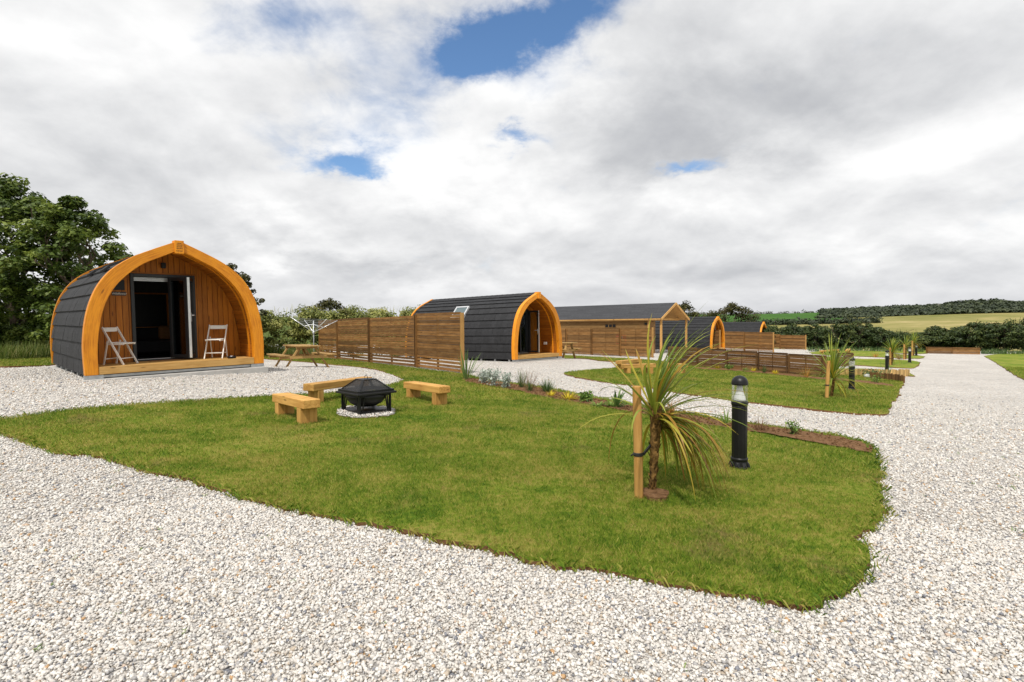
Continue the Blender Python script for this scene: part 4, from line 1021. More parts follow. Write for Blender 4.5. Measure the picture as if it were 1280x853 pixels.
# ------------------------------------------------------------------ bollard lamps
def bollard(label, loc, rz=0, louvre=False):
    r=thing('bollard_lamp',label,'bollard lamp',loc,rz,'black bollard lamps beside the drive')
    flu=lambda k,z: 1-.05*(.5+.5*math.cos(k*2*PI/64*12*1.0)) if .085<z<.685 else 1
    mb=MB(); mb.lathe([(.077,.06),(.077,.09)]+[(.077,.095),(.077,.66)]+[(.077,.69)],64,rfun=flu); mb.build('body',M['black'],r,smooth=True)
    mb=MB(); mb.lathe([(.078,.10),(.083,.105),(.085,.12),(.082,.135),(.076,.137)],40); mb.build('lower_ring',M['black'],r,smooth=True)
    mb=MB()
    for k in range(8):
        a=2*PI*k/8; w=.26
        mb.add([(.078*math.cos(a-w),.078*math.sin(a-w),.10),(.078*math.cos(a+w),.078*math.sin(a+w),.10),(.115*math.cos(a+w*.8),.115*math.sin(a+w*.8),.012),(.115*math.cos(a-w*.8),.115*math.sin(a-w*.8),.012),
                (.115*math.cos(a-w*.8),.115*math.sin(a-w*.8),-.02),(.115*math.cos(a+w*.8),.115*math.sin(a+w*.8),-.02),(.10*math.cos(a),.10*math.sin(a),.075)],[(0,3,6),(1,6,2),(0,6,1),(3,2,6),(3,4,5,2)],.5)
    mb.lathe([(.10,-.03),(.104,.006),(.088,.05),(.083,.10)],40); mb.build('foot',M['black'],r,smooth=False)
    mb=MB(); mb.lathe([(.076,.676),(.081,.685),(.083,.70),(.083,.715),(.080,.725),(.070,.728)],40); mb.build('collar',M['black'],r,smooth=True)
    mb=MB(); mb.lathe([(.0775,.727),(.0775,.895)],40); mb.f=mb.f[:-2]; mb.m=mb.m[:-2]; ln=mb.build('lens',M['glass'],r,smooth=True)
    if louvre:
        for k in range(5): mb=MB(); mb.lathe([(.05,.745+k*.031),(.078,.737+k*.031),(.078,.741+k*.031),(.05,.752+k*.031)],32); mb.build('louvre',M['whiteplastic'],ln,smooth=True)
    else:
        mb=MB(); mb.lathe([(.064,.729),(.060,.75),(.044,.80),(.030,.85),(.026,.897)],32); mb.build('reflector',M['whiteplastic'],ln,smooth=True)
    mb=MB(); pr=[(.076,.894),(.0825,.897),(.084,.908),(.081,.918)]+[(.081*math.cos(a),.918+.075*math.sin(a)) for a in np.linspace(.1,1.5,9)]; mb.lathe(pr,40); mb.build('cap',M['black'],r,smooth=True)
    return r
B1=bollard('black bollard lamp with clear lens, standing on the lawn by the tall staked cordyline',gp(924,587.5),.2)
B2=bollard('black bollard lamp with a white louvred lens beside the young cordyline',gp(1064.5,488.8),.4,True)
for (px,py,lab) in ((1108.7,464.5,'black bollard lamp standing just behind the pale log edging'),(1137,454.0,'black bollard lamp on the fourth lawn, one before the hedge end lamp'),(1145.3,445.2,'farthest black bollard lamp, close to the boundary hedge')):
    dup(B1,gp(px,py),.3,lab)

# ------------------------------------------------------------------ cordylines and their stakes
def cordyline(label, loc, h, leafmax, n, wind, seed, lean=(.03,0), tr=(.035,.06), droop_n=40, scale=1.0, lw=1.0):
    random.seed(seed); r=thing('cordyline',label,'cordyline',loc,0,'staked cordylines along the drive')
    top=Vector((lean[0],lean[1],h)); pts=[Vector((0,0,-.08)),Vector((lean[0]*.15,lean[1]*.15,h*.35)),Vector((lean[0]*.5,lean[1]*.5,h*.7)),top]
    mb=MB(); N=22; P_=[];R_=[]
    for i in range(N+1):
        u=i/N; p=pts[0].lerp(top,u)+Vector((math.sin(u*2.4)*lean[0]*.3,0,0)); P_.append(p); R_.append((tr[0]+(tr[1]-tr[0])*u**1.5)*(1+.13*((i*7)%3-1)*.6))
    mb.tube(P_,R_,12,.5)
    # leaf scars: short stubs wrapped round the stem
    for i in range(int(110*scale)):
        u=.12+.88*random.random(); th=random.random()*2*PI; p=pts[0].lerp(top,u)+Vector((math.sin(u*2.4)*lean[0]*.3,0,0)); rad=tr[0]+(tr[1]-tr[0])*u**1.5
        b=p+Vector((math.cos(th),math.sin(th),0))*rad*.9
        mb.blade(b,(math.cos(th)*.45,math.sin(th)*.45,1),random.uniform(.04,.085),.03,.2,segs=2,tint=random.random())
    mb.build('trunk',M['palmtrunk'],r)
    mb=MB(); mb2=MB()
    for i in range(n):
        u=i/n; th=i*2.39996+random.uniform(-.3,.3); el=1.48-1.28*u**1.2+random.uniform(-.12,.12)
        d=Vector((math.cos(th)*math.cos(el),math.sin(th)*math.cos(el),math.sin(el)))
        L=leafmax*random.uniform(.72,1.03)*(1 if u>.12 else .85)*(1 if d.x*wind[0]>-.05 else .82); b=top+Vector((d.x,d.y,0))*.03+Vector((0,0,-.16*u*h-.0))
        t=random.random(); t=.05+.45*t if random.random()<.84-.3*u else .5+.36*random.random()
        wv=Vector(wind)*random.uniform(.4,1.25)
        mb.blade(b,d+wv*.25,L,random.uniform(.028,.042)*lw,random.uniform(.1,.7)+u*.9,wv,8,t,.3)
    mb.build('leaf_crown',M['cordyline'],r)
    for i in range(droop_n):
        th=random.gauss(.25,1.0); el=random.uniform(-.45,.45); d=Vector((math.cos(th)*math.cos(el)+wind[0]*.25,math.sin(th)*math.cos(el),math.sin(el)))
        mb2.blade(top+Vector((0,0,-.04-.20*random.random()*h)),d,leafmax*random.uniform(.6,1.05),random.uniform(.022,.036),random.uniform(1.9,3.6),Vector(wind)*.3,8,random.choice([.15,.3,.55,.72,.77,.82,.86,.9,.97]),.35)
    mb2.build('dead_leaves',M['cordyline'],r)
    return r
def stake(label, loc, h, rad, tieh, tie_to=None, tilt=(0,0)):
    r=thing('wooden_stake',label,'stake',loc,0,'round stakes beside the cordylines')
    mb=MB(); mb.tube([(0,0,-.15),(tilt[0]*.5,tilt[1]*.5,h*.5),(tilt[0],tilt[1],h-.008),(tilt[0],tilt[1],h)],[rad,rad*.98,rad*.97,rad*.90],20); mb.build('post',M['stake'],r)
    mb=MB(); mb.lathe([(rad*1.02,tieh-.016),(rad*1.13,tieh-.012),(rad*1.13,tieh+.012),(rad*1.02,tieh+.016)],20,c=(tilt[0]*tieh/h,0,0)); 
    if tie_to is not None: mb.beam((rad,0,tieh),(tie_to[0],tie_to[1],tieh+.05),.012,.026)
    mb.tube([(-rad*.9,-rad*.6,tieh),(-rad*1.6,-rad*.7,tieh+.006),(-rad*1.9,-rad*.3,tieh-.012)],.007,6)
    mb.build('tie',M['rubber'],r)
    return r
sb=gp(799,625.5); cb=gp(814,619)
stake('tall round wooden stake with a black tie, in front of the tall cordyline',sb,.985,.0385,.40,(cb[0]-sb[0],cb[1]-sb[1]),(-.022,0))
cordyline('tall windblown cordyline with drooping straw leaves, in a bare soil patch',cb,.80,1.06,64,(1.15,.05,.22),5,(.035,.0),(.028,.058),84,1.0,1.12)
sb=gp(1033,500); cb=gp(1038.5,498)
stake('round wooden stake with a black tie in front of the young green cordyline',sb,.95,.042,.36,(.10,.1),(.045,0))
cordyline('young green cordyline on the second lawn beside the louvred lamp',cb,.55,1.2,80,(.35,0,.1),9,(.05,0),(.03,.05),10,.5,1.15)
sb=gp(1112.6,457.2); cb=gp(1114.5,457)
stake('pale stake between the log edging lamp and its bushy cordyline',sb,1.0,.05,.4)
cordyline('bushy cordyline with leaves down to the grass behind the log edging lamp',cb,.80,1.05,60,(.22,0,0),12,(.03,0),(.04,.06),22,.4,1.5)
sb=gp(1130,449.5); cb=gp(1132,449.3)
stake('stout stake with thin leaves, just past the log edging cordyline',sb,1.05,.055,.4)
cordyline('small thin cordyline beside the lamp of the fourth lawn',cb,.95,.95,34,(.25,0,0),15,(.03,0),(.05,.06),8,.3,1.7)
sb=gp(1140,445.4); cb=gp(1142,445.2)
stake('farthest stake, between two lamps in front of the hedge',sb,1.25,.065,.4)
cordyline('farthest cordyline, yellowish leaves against the hedge beside the last lamp',cb,1.15,1.2,46,(.45,0,0),18,(.03,0),(.05,.06),14,.3,1.9)

# ------------------------------------------------------------------ bed plants
def tuft(name,label,cat,px,py,mat,n,L,w,el0,el1,droop,seed,tint=None,rad=.04,grp='plants in the flower bed',wind=(.1,0,0),segs=5):
    random.seed(seed); g=gp(px,py); r=thing(name,label,cat,g,0,grp); mb=MB()
    for i in range(n):
        th=random.random()*2*PI; el=random.uniform(el0,el1); rr_=rad*math.sqrt(random.random())
        mb.blade((rr_*math.cos(th),rr_*math.sin(th),.03),(math.cos(th)*math.cos(el),math.sin(th)*math.cos(el),math.sin(el)),L*random.uniform(.55,1.05),w*random.uniform(.7,1.2),droop*random.uniform(.3,1.2),wind,segs,random.random() if tint is None else random.uniform(*tint))
    mb.build('leaf_clump',M[mat],r); return r
def bushy(name,label,cat,px,py,mat,n,R,H,leaf,seed,grp='plants in the flower bed',spikes=0,stemmat='bark'):
    g=gp(px,py); r=thing(name,label,cat,g,0,grp); random.seed(seed); rg=np.random.default_rng(seed)
    mb=MB(); tips=[]
    for i in range(9+spikes):
        th=random.random()*2*PI; q=Vector((R*.75*math.sqrt(random.random())*math.cos(th),R*.75*math.sqrt(random.random())*math.sin(th),H*random.uniform(.55,.95))); tips.append(q)
        mb.tube([(0,0,-.02),q*.5+Vector((0,0,H*.1)),q],[.006,.004,.002],5)
    mb.build('stem',M[stemmat],r)
    C=[]
    for i in range(n):
        q=tips[i%len(tips)]; u=rg.random()**.6; c=np.array(q)*u+rg.normal(size=3)*np.array([R*.22,R*.22,H*.06]); c[2]=abs(c[2])+.02; C.append(c)
    leaves(np.array(C),leaf,rg.random(n),.3,.5,None,M[mat],'foliage',r); return r
tuft('phormium','upright sword leaved phormium at the pale post of the slatted screen','phormium',583,476.5,'phormium',26,.95,.034,.85,1.5,.35,31,rad=.06)
for i,(px,py,s_,lab) in enumerate(((605,481.5,.9,'silver leaved plant next to the phormium'),(617,484.5,1.05,'silver leaved plant, middle one of the silver clump'),(632,487.5,1.0,'silver leaved plant at the rush end of the silver clump'))):
    bushy('silver_plant',lab,'silver plant',px,py,'silver',420,.22*s_,.44*s_,.055,40+i,spikes=5,stemmat='silver')
tuft('rush_clump','dark green rush clump beside the silver plants','rush',652,487,'rush',70,.50,.012,.9,1.5,.35,44)
tuft('wispy_grass','wispy brown seeding grass beside the dark rush','grass',663,491,'brownleaf',90,.62,.006,.7,1.4,.5,45,rad=.05,wind=(.5,0,0))
tuft('green_grass_clump','low olive grass clump under the wispy brown grass','grass',662,492,'rush',60,.28,.010,.8,1.5,.4,46)
tuft('blue_green_clump','stiff blue green clump alone between wispy grass and yellow tuft','rush',684,492.5,'rush',90,.36,.016,.7,1.5,.3,47,rad=.08)
tuft('yellow_tuft','smaller of the two bright yellow tufts in the bed','yellow plant',689,497,'yellow',60,.16,.016,.2,1.2,.6,48)
tuft('yellow_tuft','larger of the two bright yellow tufts in the bed','yellow plant',711,501.5,'yellow',110,.24,.016,.2,1.2,.6,49,rad=.07)
bushy('leafy_mound','rounded bright green leafy mound in the bed','leafy plant',732,504,'lime',260,.20,.24,.075,50,stemmat='lime')
tuft('yellow_green_plant','flat yellow green plant at the grass edge of the bed','leafy plant',748,510,'lime',34,.20,.045,.1,.9,.8,51,(.6,1))
tuft('broad_leaved_plant','broad leaved dark green plant behind the tall stake','leafy plant',771,512,'phormium',16,.42,.075,.4,1.35,.7,52,(0,.55),rad=.02)
tuft('yellow_tuft','yellow tipped plant under the broad leaves behind the stake','yellow plant',764,511.5,'lime',40,.2,.03,.4,1.3,.5,53,(.6,1))
tuft('orange_grass_clump','orange grass clump behind the drooping cordyline leaves','orange grass',838,522,'orange',50,.32,.010,.9,1.5,.3,54)
tuft('yellow_tuft','thin yellow green sprig beside the clear lensed lamp','leafy plant',908,534,'lime',20,.30,.02,.6,1.45,.4,55,(.3,.8),rad=.02)
tuft('brown_grass_clump','reddish brown dried grass clump between lamp and small green shrub','dried grass',950,542,'brownleaf',90,.26,.007,.5,1.4,.6,56,(.1,.7),rad=.05)
bushy('small_shrub','small green shrub alone near the road end of the bed','shrub',992,547.5,'lime',120,.13,.24,.05,57,spikes=3)
GB='plants below the low fence'
tuft('orange_flower_clump','orange flowering clump below the low fence, beside the lamp cap','orange flowers',897,462.2,'yellow',60,.24,.02,.4,1.3,.4,61,(.0,.3),grp=GB)
bushy('leafy_mound','green leafy mound between orange flowers and yellow flowers','leafy plant',911,463.2,'lime',120,.22,.26,.07,62,GB,stemmat='lime')
tuft('yellow_flower_clump','low lime clump below the low fence, before the yellow flowers','yellow plant',932,464.8,'lime',60,.2,.03,.2,1.2,.5,63,(.5,1),grp=GB)
tuft('yellow_flower_clump','yellow flower clump touching the taller fence post','yellow plant',942,465.4,'yellow',50,.2,.025,.2,1.2,.5,64,grp=GB)
tuft('rush_clump','small green rush against the low fence, between two yellow clumps','rush',955,467.3,'rush',70,.32,.012,.8,1.5,.4,65,grp=GB)
tuft('yellow_flower_clump','last yellow flower clump before the orange grass','yellow plant',968.5,468.8,'yellow',60,.2,.025,.2,1.2,.5,66,grp=GB)
tuft('orange_grass_clump','spiky orange grass at the fence end near the young cordyline','orange grass',1008,473.2,'orange',40,.50,.014,.6,1.45,.3,67,grp=GB,rad=.06)
GE='plants beside the log edging'
bushy('small_shrub','low dark green shrub against the pale log edging','shrub',1086,472.5,'rush',300,.5,.34,.07,70,GE,spikes=4)
tuft('rush_clump','thin green stems in front of the log edging below a lamp','rush',1106,474.5,'rush',30,.75,.012,1.1,1.5,.2,71,(.5,1),grp=GE,rad=.2)
bushy('small_shrub','tiny yellowish shrub in the strip of soil before the dark edging','shrub',1094.5,480.2,'lime',140,.28,.34,.06,72,GE)
tuft('brown_grass_clump','small brown grass clump on the lawn behind the log edging','dried grass',1123.5,449.6,'brownleaf',60,.55,.02,.5,1.4,.5,73,grp=GE,rad=.1)
tuft('orange_grass_clump','orange grass clump on the gravel strip left of a far lamp'.replace(' left of',' short of'),'orange grass',1094,447.0,'orange',40,.55,.025,.4,1.4,.5,74,grp=GE,rad=.1)
for i,(px,py,lab) in enumerate(((909,446.4,'pale rock in the raised bed, beside the pod arch foot'),(915,445.8,'pale rock in the raised bed, second from the pod arch foot'),(930,444.9,'pale rock in the raised bed, third along the low fence'),(936,444.6,'pale rock in the raised bed, fourth along the low fence'),(1010,441.0,'pale rock at the end of the last slatted screen'),(1088,472.9,'pale stone beside the dark shrub at the log edging'))):
    g=gp(px,py); rg=np.random.default_rng(90+i); import bmesh
    bm_=bmesh.new(); bmesh.ops.create_icosphere(bm_,subdivisions=2,radius=1)
    for v in bm_.verts: v.co=Vector((v.co.x*.20,v.co.y*.16,v.co.z*.14))*(1+.25*math.sin(v.co.x*3+i)+.15*rg.normal()*.4)
    me=bpy.data.meshes.new('rock'); bm_.to_mesh(me); bm_.free(); me.materials.append(M['stone']); o=bpy.data.objects.new('rock',me); COL.objects.link(o); o.location=(g[0],g[1],g[2]+.06); tag(o,lab,'rock','pale rocks')
# tall grass and weeds (uncountable) at the hedge foot
def weeds(name, pix, n, L, w, mat, seed, spread):
    rg=np.random.default_rng(seed); P=[gp(*q)[:2] for q in pix]; mb=MB(); random.seed(seed)
    for i in range(n):
        k=rg.integers(0,len(P)-1); u=rg.random(); x,y=P[k]*(1-u)+P[k+1]*u; d=np.array([x,y]); d/=np.linalg.norm(d); s_=rg.random()*spread; x+=d[0]*s_; y+=d[1]*s_
        th=rg.random()*2*PI; el=rg.uniform(.9,1.5); LL=L*rg.uniform(.4,1.1)
        mb.blade((x,y,gz(x,y)),(math.cos(th)*math.cos(el),math.sin(th)*math.cos(el),math.sin(el)),LL,w,rg.uniform(.2,.9),(.1,0,0),3,rg.random())
    return mb.build(name,M[mat],kind='stuff')
weeds('tall_grass',[(-90,453),(0,452),(40,450.5),(80,449)],2600,.75,.022,'weed',81,2.2)
weeds('tall_grass',[(322,445.5),(350,447),(375,447.5),(400,447)],1800,.7,.024,'weed',82,2.0)

# ------------------------------------------------------------------ trees and hedges
def limb(mb, p, d, L, r0, depth, tips, spread):
    pts=[p];d=d.normalized();n=4
    for i in range(n):
        d=(d+Vector((RNG.normal(),RNG.normal(),RNG.normal()*.6+.1))*.16).normalized(); pts.append(pts[-1]+d*L/n)
    mb.tube(pts,[r0*(1-.5*i/n) for i in range(n+1)],7 if depth>1 else 5,caps=False)
    tips.append(pts[-1]); tips.append(pts[2])
    if depth>0:
        for k in range(3):
            a=RNG.random()*2*PI; q=Vector((math.cos(a),math.sin(a),RNG.random()*.9+.1))
            limb(mb,pts[2+k%3],(d*.6+q*spread).normalized(),L*.68,r0*.55,depth-1,tips,spread)
def tree(name,label,cat,base,H,R,mat,leaf,nclump,nleaf,trunk=.16,depth=2,zlow=.12,group='trees behind the pods',sq=1.0,lean=(0,0),seed=1,shape=.7):
    global RNG; sv=RNG; RNG=np.random.default_rng(seed); random.seed(seed)
    r=thing(name,label,cat,base,0,group); mb=MB(); tips=[]
    mb.tube([(0,0,-.3),(lean[0]*.2,lean[1]*.2,H*.25),(lean[0]*.6,lean[1]*.6,H*.55)],[trunk*1.15,trunk,trunk*.6],10)
    for k in range(6):
        a=k*2.4+RNG.random(); z=H*(.16+.07*k); limb(mb,Vector((lean[0]*z/H,lean[1]*z/H,z)),Vector((math.cos(a),math.sin(a),.75)),R*.62,trunk*.5,depth,tips,.8)
    mb.build('trunk',M['bark'],r)
    C=[];O=[];T=[]
    for i in range(nclump):
        while True:
            q=RNG.uniform(-1,1,3)
            if np.dot(q,q)<1: break
        q=q/np.linalg.norm(q)*(np.linalg.norm(q)**(.45))
        z=(q[2]*.5+.5); ww=math.sin(min(1,max(.0,z*.86+.16))*PI)**shape
        c=np.array([q[0]*R*ww*sq+lean[0]*z,q[1]*R*ww+lean[1]*z,H*(zlow+(1-zlow)*z)]); cr=R*RNG.uniform(.10,.22); m_=int(nleaf*(cr/(R*.16))**2*RNG.uniform(.6,1.2))
        u=RNG.normal(size=(m_,3)); u/=np.linalg.norm(u,axis=1,keepdims=True); rad=cr*RNG.random(m_)**.35
        p=c+u*rad[:,None]*np.array([1.15,1.15,.62]); C.append(p); O.append(u*np.array([1,1,.6])+np.array([0,0,.5])); T.append(np.clip(RNG.uniform(.2,.8)+RNG.normal(size=m_)*.17,0,1))
    leaves(np.concatenate(C),leaf,np.concatenate(T),.5,.75,np.concatenate(O),M[mat],'crown',r)
    RNG=sv; return r
def tpos(px,d): q=at_depth(px,400,d); return np.array([q[0],q[1],gz(q[0],q[1])])
b=tpos(94,22); tree('sycamore_tree','sycamore tree spreading over the roof of the pod with white chairs','tree',b,EYE+(411-246)/F*22-b[2],2.15,'sycamore',.17,165,95,.15,2,.02,seed=21,shape=.36)
b=tpos(20,23); tree('sycamore_tree','tallest dark sycamore tree, rising at the picture edge behind tall grass','tree',b,EYE+(411-224)/F*23-b[2],3.0,'sycamore',.18,225,100,.2,2,.02,seed=22,shape=.45)
b=tpos(-75,24); tree('sycamore_tree','sycamore tree mostly cut off by the picture edge','tree',b,6.2,3.2,'sycamore',.21,120,80,.2,2,.02,seed=23)
b=tpos(291,25); tree('hawthorn_tree','thin leaved hawthorn tree peeping over the orange arch of the chair pod','tree',b,EYE+(410-328)/F*25-b[2],1.35,'thorn',.13,120,60,.08,1,.05,seed=24,shape=.5)
b=tpos(414,29.5); tree('elder_tree','small dark elder tree sticking up out of the pale hedge','tree',b,EYE+(410-375)/F*29.5-b[2],1.6,'thorn',.14,80,40,.06,1,.3,seed=25,shape=.4)
b=tpos(858,62); tree('hawthorn_tree','dark hawthorn tree behind the lodge gable and porch post','tree',b,EYE+(408-378)/F*62-b[2],2.6,'thorn',.20,110,60,.12,1,.0,seed=26,shape=.35)
b=tpos(903,64); tree('hawthorn_tree','windswept hawthorn tree behind the roofs of the two distant pods','tree',b,EYE+(408-380.5)/F*64-b[2],3.0,'thorn',.20,170,60,.14,2,.0,seed=27,lean=(1.2,0),sq=1.3,shape=.4)

def hedge(name,label,cat,spine,prof,depth,mat,leaf,dens,seed,group=None,spray=.0,cl=26):
    """spine: [(px,dist)], prof: top pixel rows at the same columns"""
    rg=np.random.default_rng(seed); P=[]
    for (px,d),py in zip(spine,prof): q=at_depth(px,py,d); P.append((q[0],q[1],q[2],gz(q[0],q[1])))
    P=np.array(P); o=np.array([P[0,0],P[0,1],P[0,3]]); r=thing(name,label,cat,o,0,group)
    L=np.r_[0,np.cumsum(np.linalg.norm(np.diff(P[:,:2],axis=0),axis=1))]
    n=int(dens*L[-1]); C=[];O=[];T=[]
    nc=int(L[-1]*cl)
    for i in range(nc):
        s_=rg.random()*L[-1]; x,y,zt,z0=[np.interp(s_,L,P[:,k]) for k in range(4)]; d=np.array([x,y]); d/=np.linalg.norm(d)
        H=zt-z0; v=rg.random()**.7; dep=depth*rg.random()**1.6*(.35+.65*1)
        shoulder=1-.35*(v>.85)
        c=np.array([x+d[0]*dep,y+d[1]*dep,z0+H*v*(1-.10*rg.random())]); cr=rg.uniform(.22,.5)*(H/2.8)**.5
        m_=int(n/nc*rg.uniform(.5,1.5)); u=rg.normal(size=(m_,3)); u/=np.linalg.norm(u,axis=1,keepdims=True); p=c+u*(cr*rg.random(m_)**.4)[:,None]*np.array([1.2,1.2,.8])
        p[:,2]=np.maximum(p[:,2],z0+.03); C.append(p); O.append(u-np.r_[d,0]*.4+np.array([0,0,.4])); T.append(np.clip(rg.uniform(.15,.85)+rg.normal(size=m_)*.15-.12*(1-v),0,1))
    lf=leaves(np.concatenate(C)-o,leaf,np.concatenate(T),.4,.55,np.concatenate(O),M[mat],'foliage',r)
    if spray:
        mb=MB(); random.seed(seed)
        for i in range(int(spray*L[-1])):
            s_=rg.random()*L[-1]; x,y,zt,z0=[np.interp(s_,L,P[:,k]) for k in range(4)]; d=np.array([x,y])/np.hypot(x,y); dep=depth*rg.random()
            th=rg.random()*2*PI; el=rg.uniform(.8,1.5); zz=zt-rg.random()**2*(zt-z0)*.6-.15
            mb.blade((x+d[0]*dep-o[0],y+d[1]*dep-o[1],zz-o[2]),(math.cos(th)*math.cos(el),math.sin(th)*math.cos(el),math.sin(el)),rg.uniform(.2,.5),.03,rg.uniform(.3,1),(.15,0,0),3,rg.uniform(.45,1))
        mb.build('seed_heads',M['hedgeleaf'],r)
    return r
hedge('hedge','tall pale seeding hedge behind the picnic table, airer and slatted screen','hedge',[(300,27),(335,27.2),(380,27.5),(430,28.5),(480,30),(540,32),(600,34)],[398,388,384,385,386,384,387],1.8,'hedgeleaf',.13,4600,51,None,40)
hedge('hedge','dark undergrowth hedge at the foot of the sycamores behind tall grass','hedge',[(-140,21.5),(-40,21.5),(60,22),(140,24),(230,26),(300,27.5)],[405,400,398,398,400,402],1.6,'sycamore',.16,2200,52)
hs=[(958,60,404,'dark hedge bush between the farthest pod and the last screen'),(990,61,405,'dark hedge bush directly above the last slatted screen'),(1018,61,404,'dark hedge bush just past the end of the last screen'),
    (1046,62,402.5,'tall dark hedge bush above the far fire bowl'),(1073,62,401,'tallest dark hedge bush over the young cordyline lamp'),(1098,62,409,'lower dark hedge bush with hay field above it'),
    (1122,63,414,'low hedge bush where the hay field dips lowest'),(1146,64,416,'lowest hedge bush, above the farthest lamp'),(1170,63,408,'dark hedge bush rising behind the start of the plank wall'),
    (1198,62,410,'mid green hedge bush behind the middle of the plank wall'),(1226,60,402,'tall dark hedge tree behind the far end of the plank wall'),(1256,58,399,'broad dark hedge tree beyond the grass verge'),(1290,57,397,'dark hedge tree cut by the picture edge beyond the grass verge'),(1330,57,398,None),(1375,57,400,None)]
for i,(px,d,py,lab) in enumerate(hs):
    if lab is None: continue
    b=tpos(px,d); H=EYE+(405.5-py)/F*d-b[2]; random.seed(300+i)
    tree('hedge_bush',lab,'hedge bush',b,H,2.1 if px<1220 else 2.6,'darkhedge',.20,130,52,.09,1,-.02,'bushes of the boundary hedge',seed=60+i,shape=.32)
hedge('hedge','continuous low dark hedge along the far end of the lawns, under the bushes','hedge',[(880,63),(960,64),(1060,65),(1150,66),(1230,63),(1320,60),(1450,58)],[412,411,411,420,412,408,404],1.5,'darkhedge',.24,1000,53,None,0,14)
weeds('tall_grass',[(1010,440.2),(1060,439.3),(1110,440),(1155,441)],900,.6,.05,'rush',83,3)
weeds('tall_grass',[(1226,443),(1260,443.5),(1320,444)],700,.6,.05,'rush',84,3)

# weed sprouts in the gravel
random.seed(99); mb=MB(); k=0
while k<170:
    x,y=random.uniform(-9,9),random.uniform(1.6,12)
    if abs(x)>y*1.05+.6 or inside(L1,np.array([x]),np.array([y]))[0] or inside(L2,np.array([x]),np.array([y]))[0]: continue
    k+=1
    for i in range(random.randint(3,8)):
        th=random.random()*2*PI; el=random.uniform(.2,1.2); mb.blade((x+random.gauss(0,.008),y+random.gauss(0,.008),gz(x,y)+.008),(math.cos(th)*math.cos(el),math.sin(th)*math.cos(el),math.sin(el)),random.uniform(.015,.04),.008,.6,(0,0,0),2,random.random())
mb.build('weeds',M['lime'],kind='stuff')
# far woods, hedgerows and a house on the hill
def woods(name, rows, leaf, seed, mat='farwood', per=260):
    rg=np.random.default_rng(seed); C=[];O=[];T=[]
    for (px,d,h,R) in rows:
        a_=math.atan((px-640)/F); x,y=d*math.sin(a_),d*math.cos(a_); z=float(zfar(np.array([x]),np.array([y]))[0])
        m_=int(per*rg.uniform(.8,1.2)); u=rg.normal(size=(m_,3)); u/=np.linalg.norm(u,axis=1,keepdims=True); lump=1+.22*np.sin(u[:,0]*5+rg.random()*6)*np.cos(u[:,2]*4+rg.random()*6)
        p=np.array([x,y,z+h*.55])+u*np.array([R,R,h*.5])*(lump*rg.random(m_)**.22)[:,None]; C.append(p); O.append(u+np.array([0,0,.4])); T.append(np.clip(rg.uniform(.2,.8)+rg.normal(size=m_)*.12,0,1))
    o=leaves(np.concatenate(C),leaf,np.concatenate(T),.4,.8,np.concatenate(O),M[mat],name); o['kind']='stuff'; return o
rows=[]; rg=np.random.default_rng(5)
def top_at(px): return np.interp(px,[1030,1045,1060,1090,1110,1130,1150,1175,1200,1220,1245,1265,1290,1340],[386,382,386,385,381,385,380,379,374,374,373,378,377,376])
for px in np.arange(1030,1360,3.4):
    for d in (402,414,430,448,470,495):
        a_=math.atan((px-640)/F); zt=EYE+(405.5-top_at(px))/F*d*math.cos(a_); z=float(zfar(np.array([d*math.sin(a_)]),np.array([d*math.cos(a_)]))[0])
        hh=max(4,(zt-z))*rg.uniform(.62,1.0)*np.interp(d,[402,470],[.45,1]); rows.append((px+rg.normal()*2,d,hh,rg.uniform(3.0,5.5)))
woods('far_woods',rows,1.5,5,per=150)
rows=[]
for px in np.arange(935,1100,3.0): rows.append((px+rg.normal(),334+rg.normal()*3,rg.uniform(2.2,4.2),rg.uniform(2,3.2)))
for px in np.arange(1040,1075,2.5): rows.append((px,405+rg.normal()*16,rg.uniform(4,6),3.5))
for px in np.arange(800,1100,5): rows.append((px+rg.normal()*2,556,rg.uniform(2,4.5),3.5))
woods('far_hedgerow',rows,1.1,6,per=70)
q=at_depth(1179,383.0,352); hz_=q[2]-6.8
hs_=thing('hill_house','grey roofed house among the woods on the hill','house',(q[0],q[1],hz_),.35)
mb=MB(); mb.box((-5,-3.5,-3),(5,3.5,3.4)); mb.build('wall',M['render'],hs_)
mb=MB(); mb.add([(-5.4,-4,3.2),(5.4,-4,3.2),(5.0,0,6.6),(-5.0,0,6.6),(5.4,4,3.2),(-5.4,4,3.2)],[(0,1,2,3),(3,2,4,5),(0,3,5),(1,4,2),(0,5,4,1)],.5); rf=mb.build('roof',M['slate'],hs_)
for x in (-4.4,4.4): mb=MB(); mb.box((x-.5,-.5,5.6),(x+.5,.5,8.0)); mb.build('chimney',M['render'],rf)

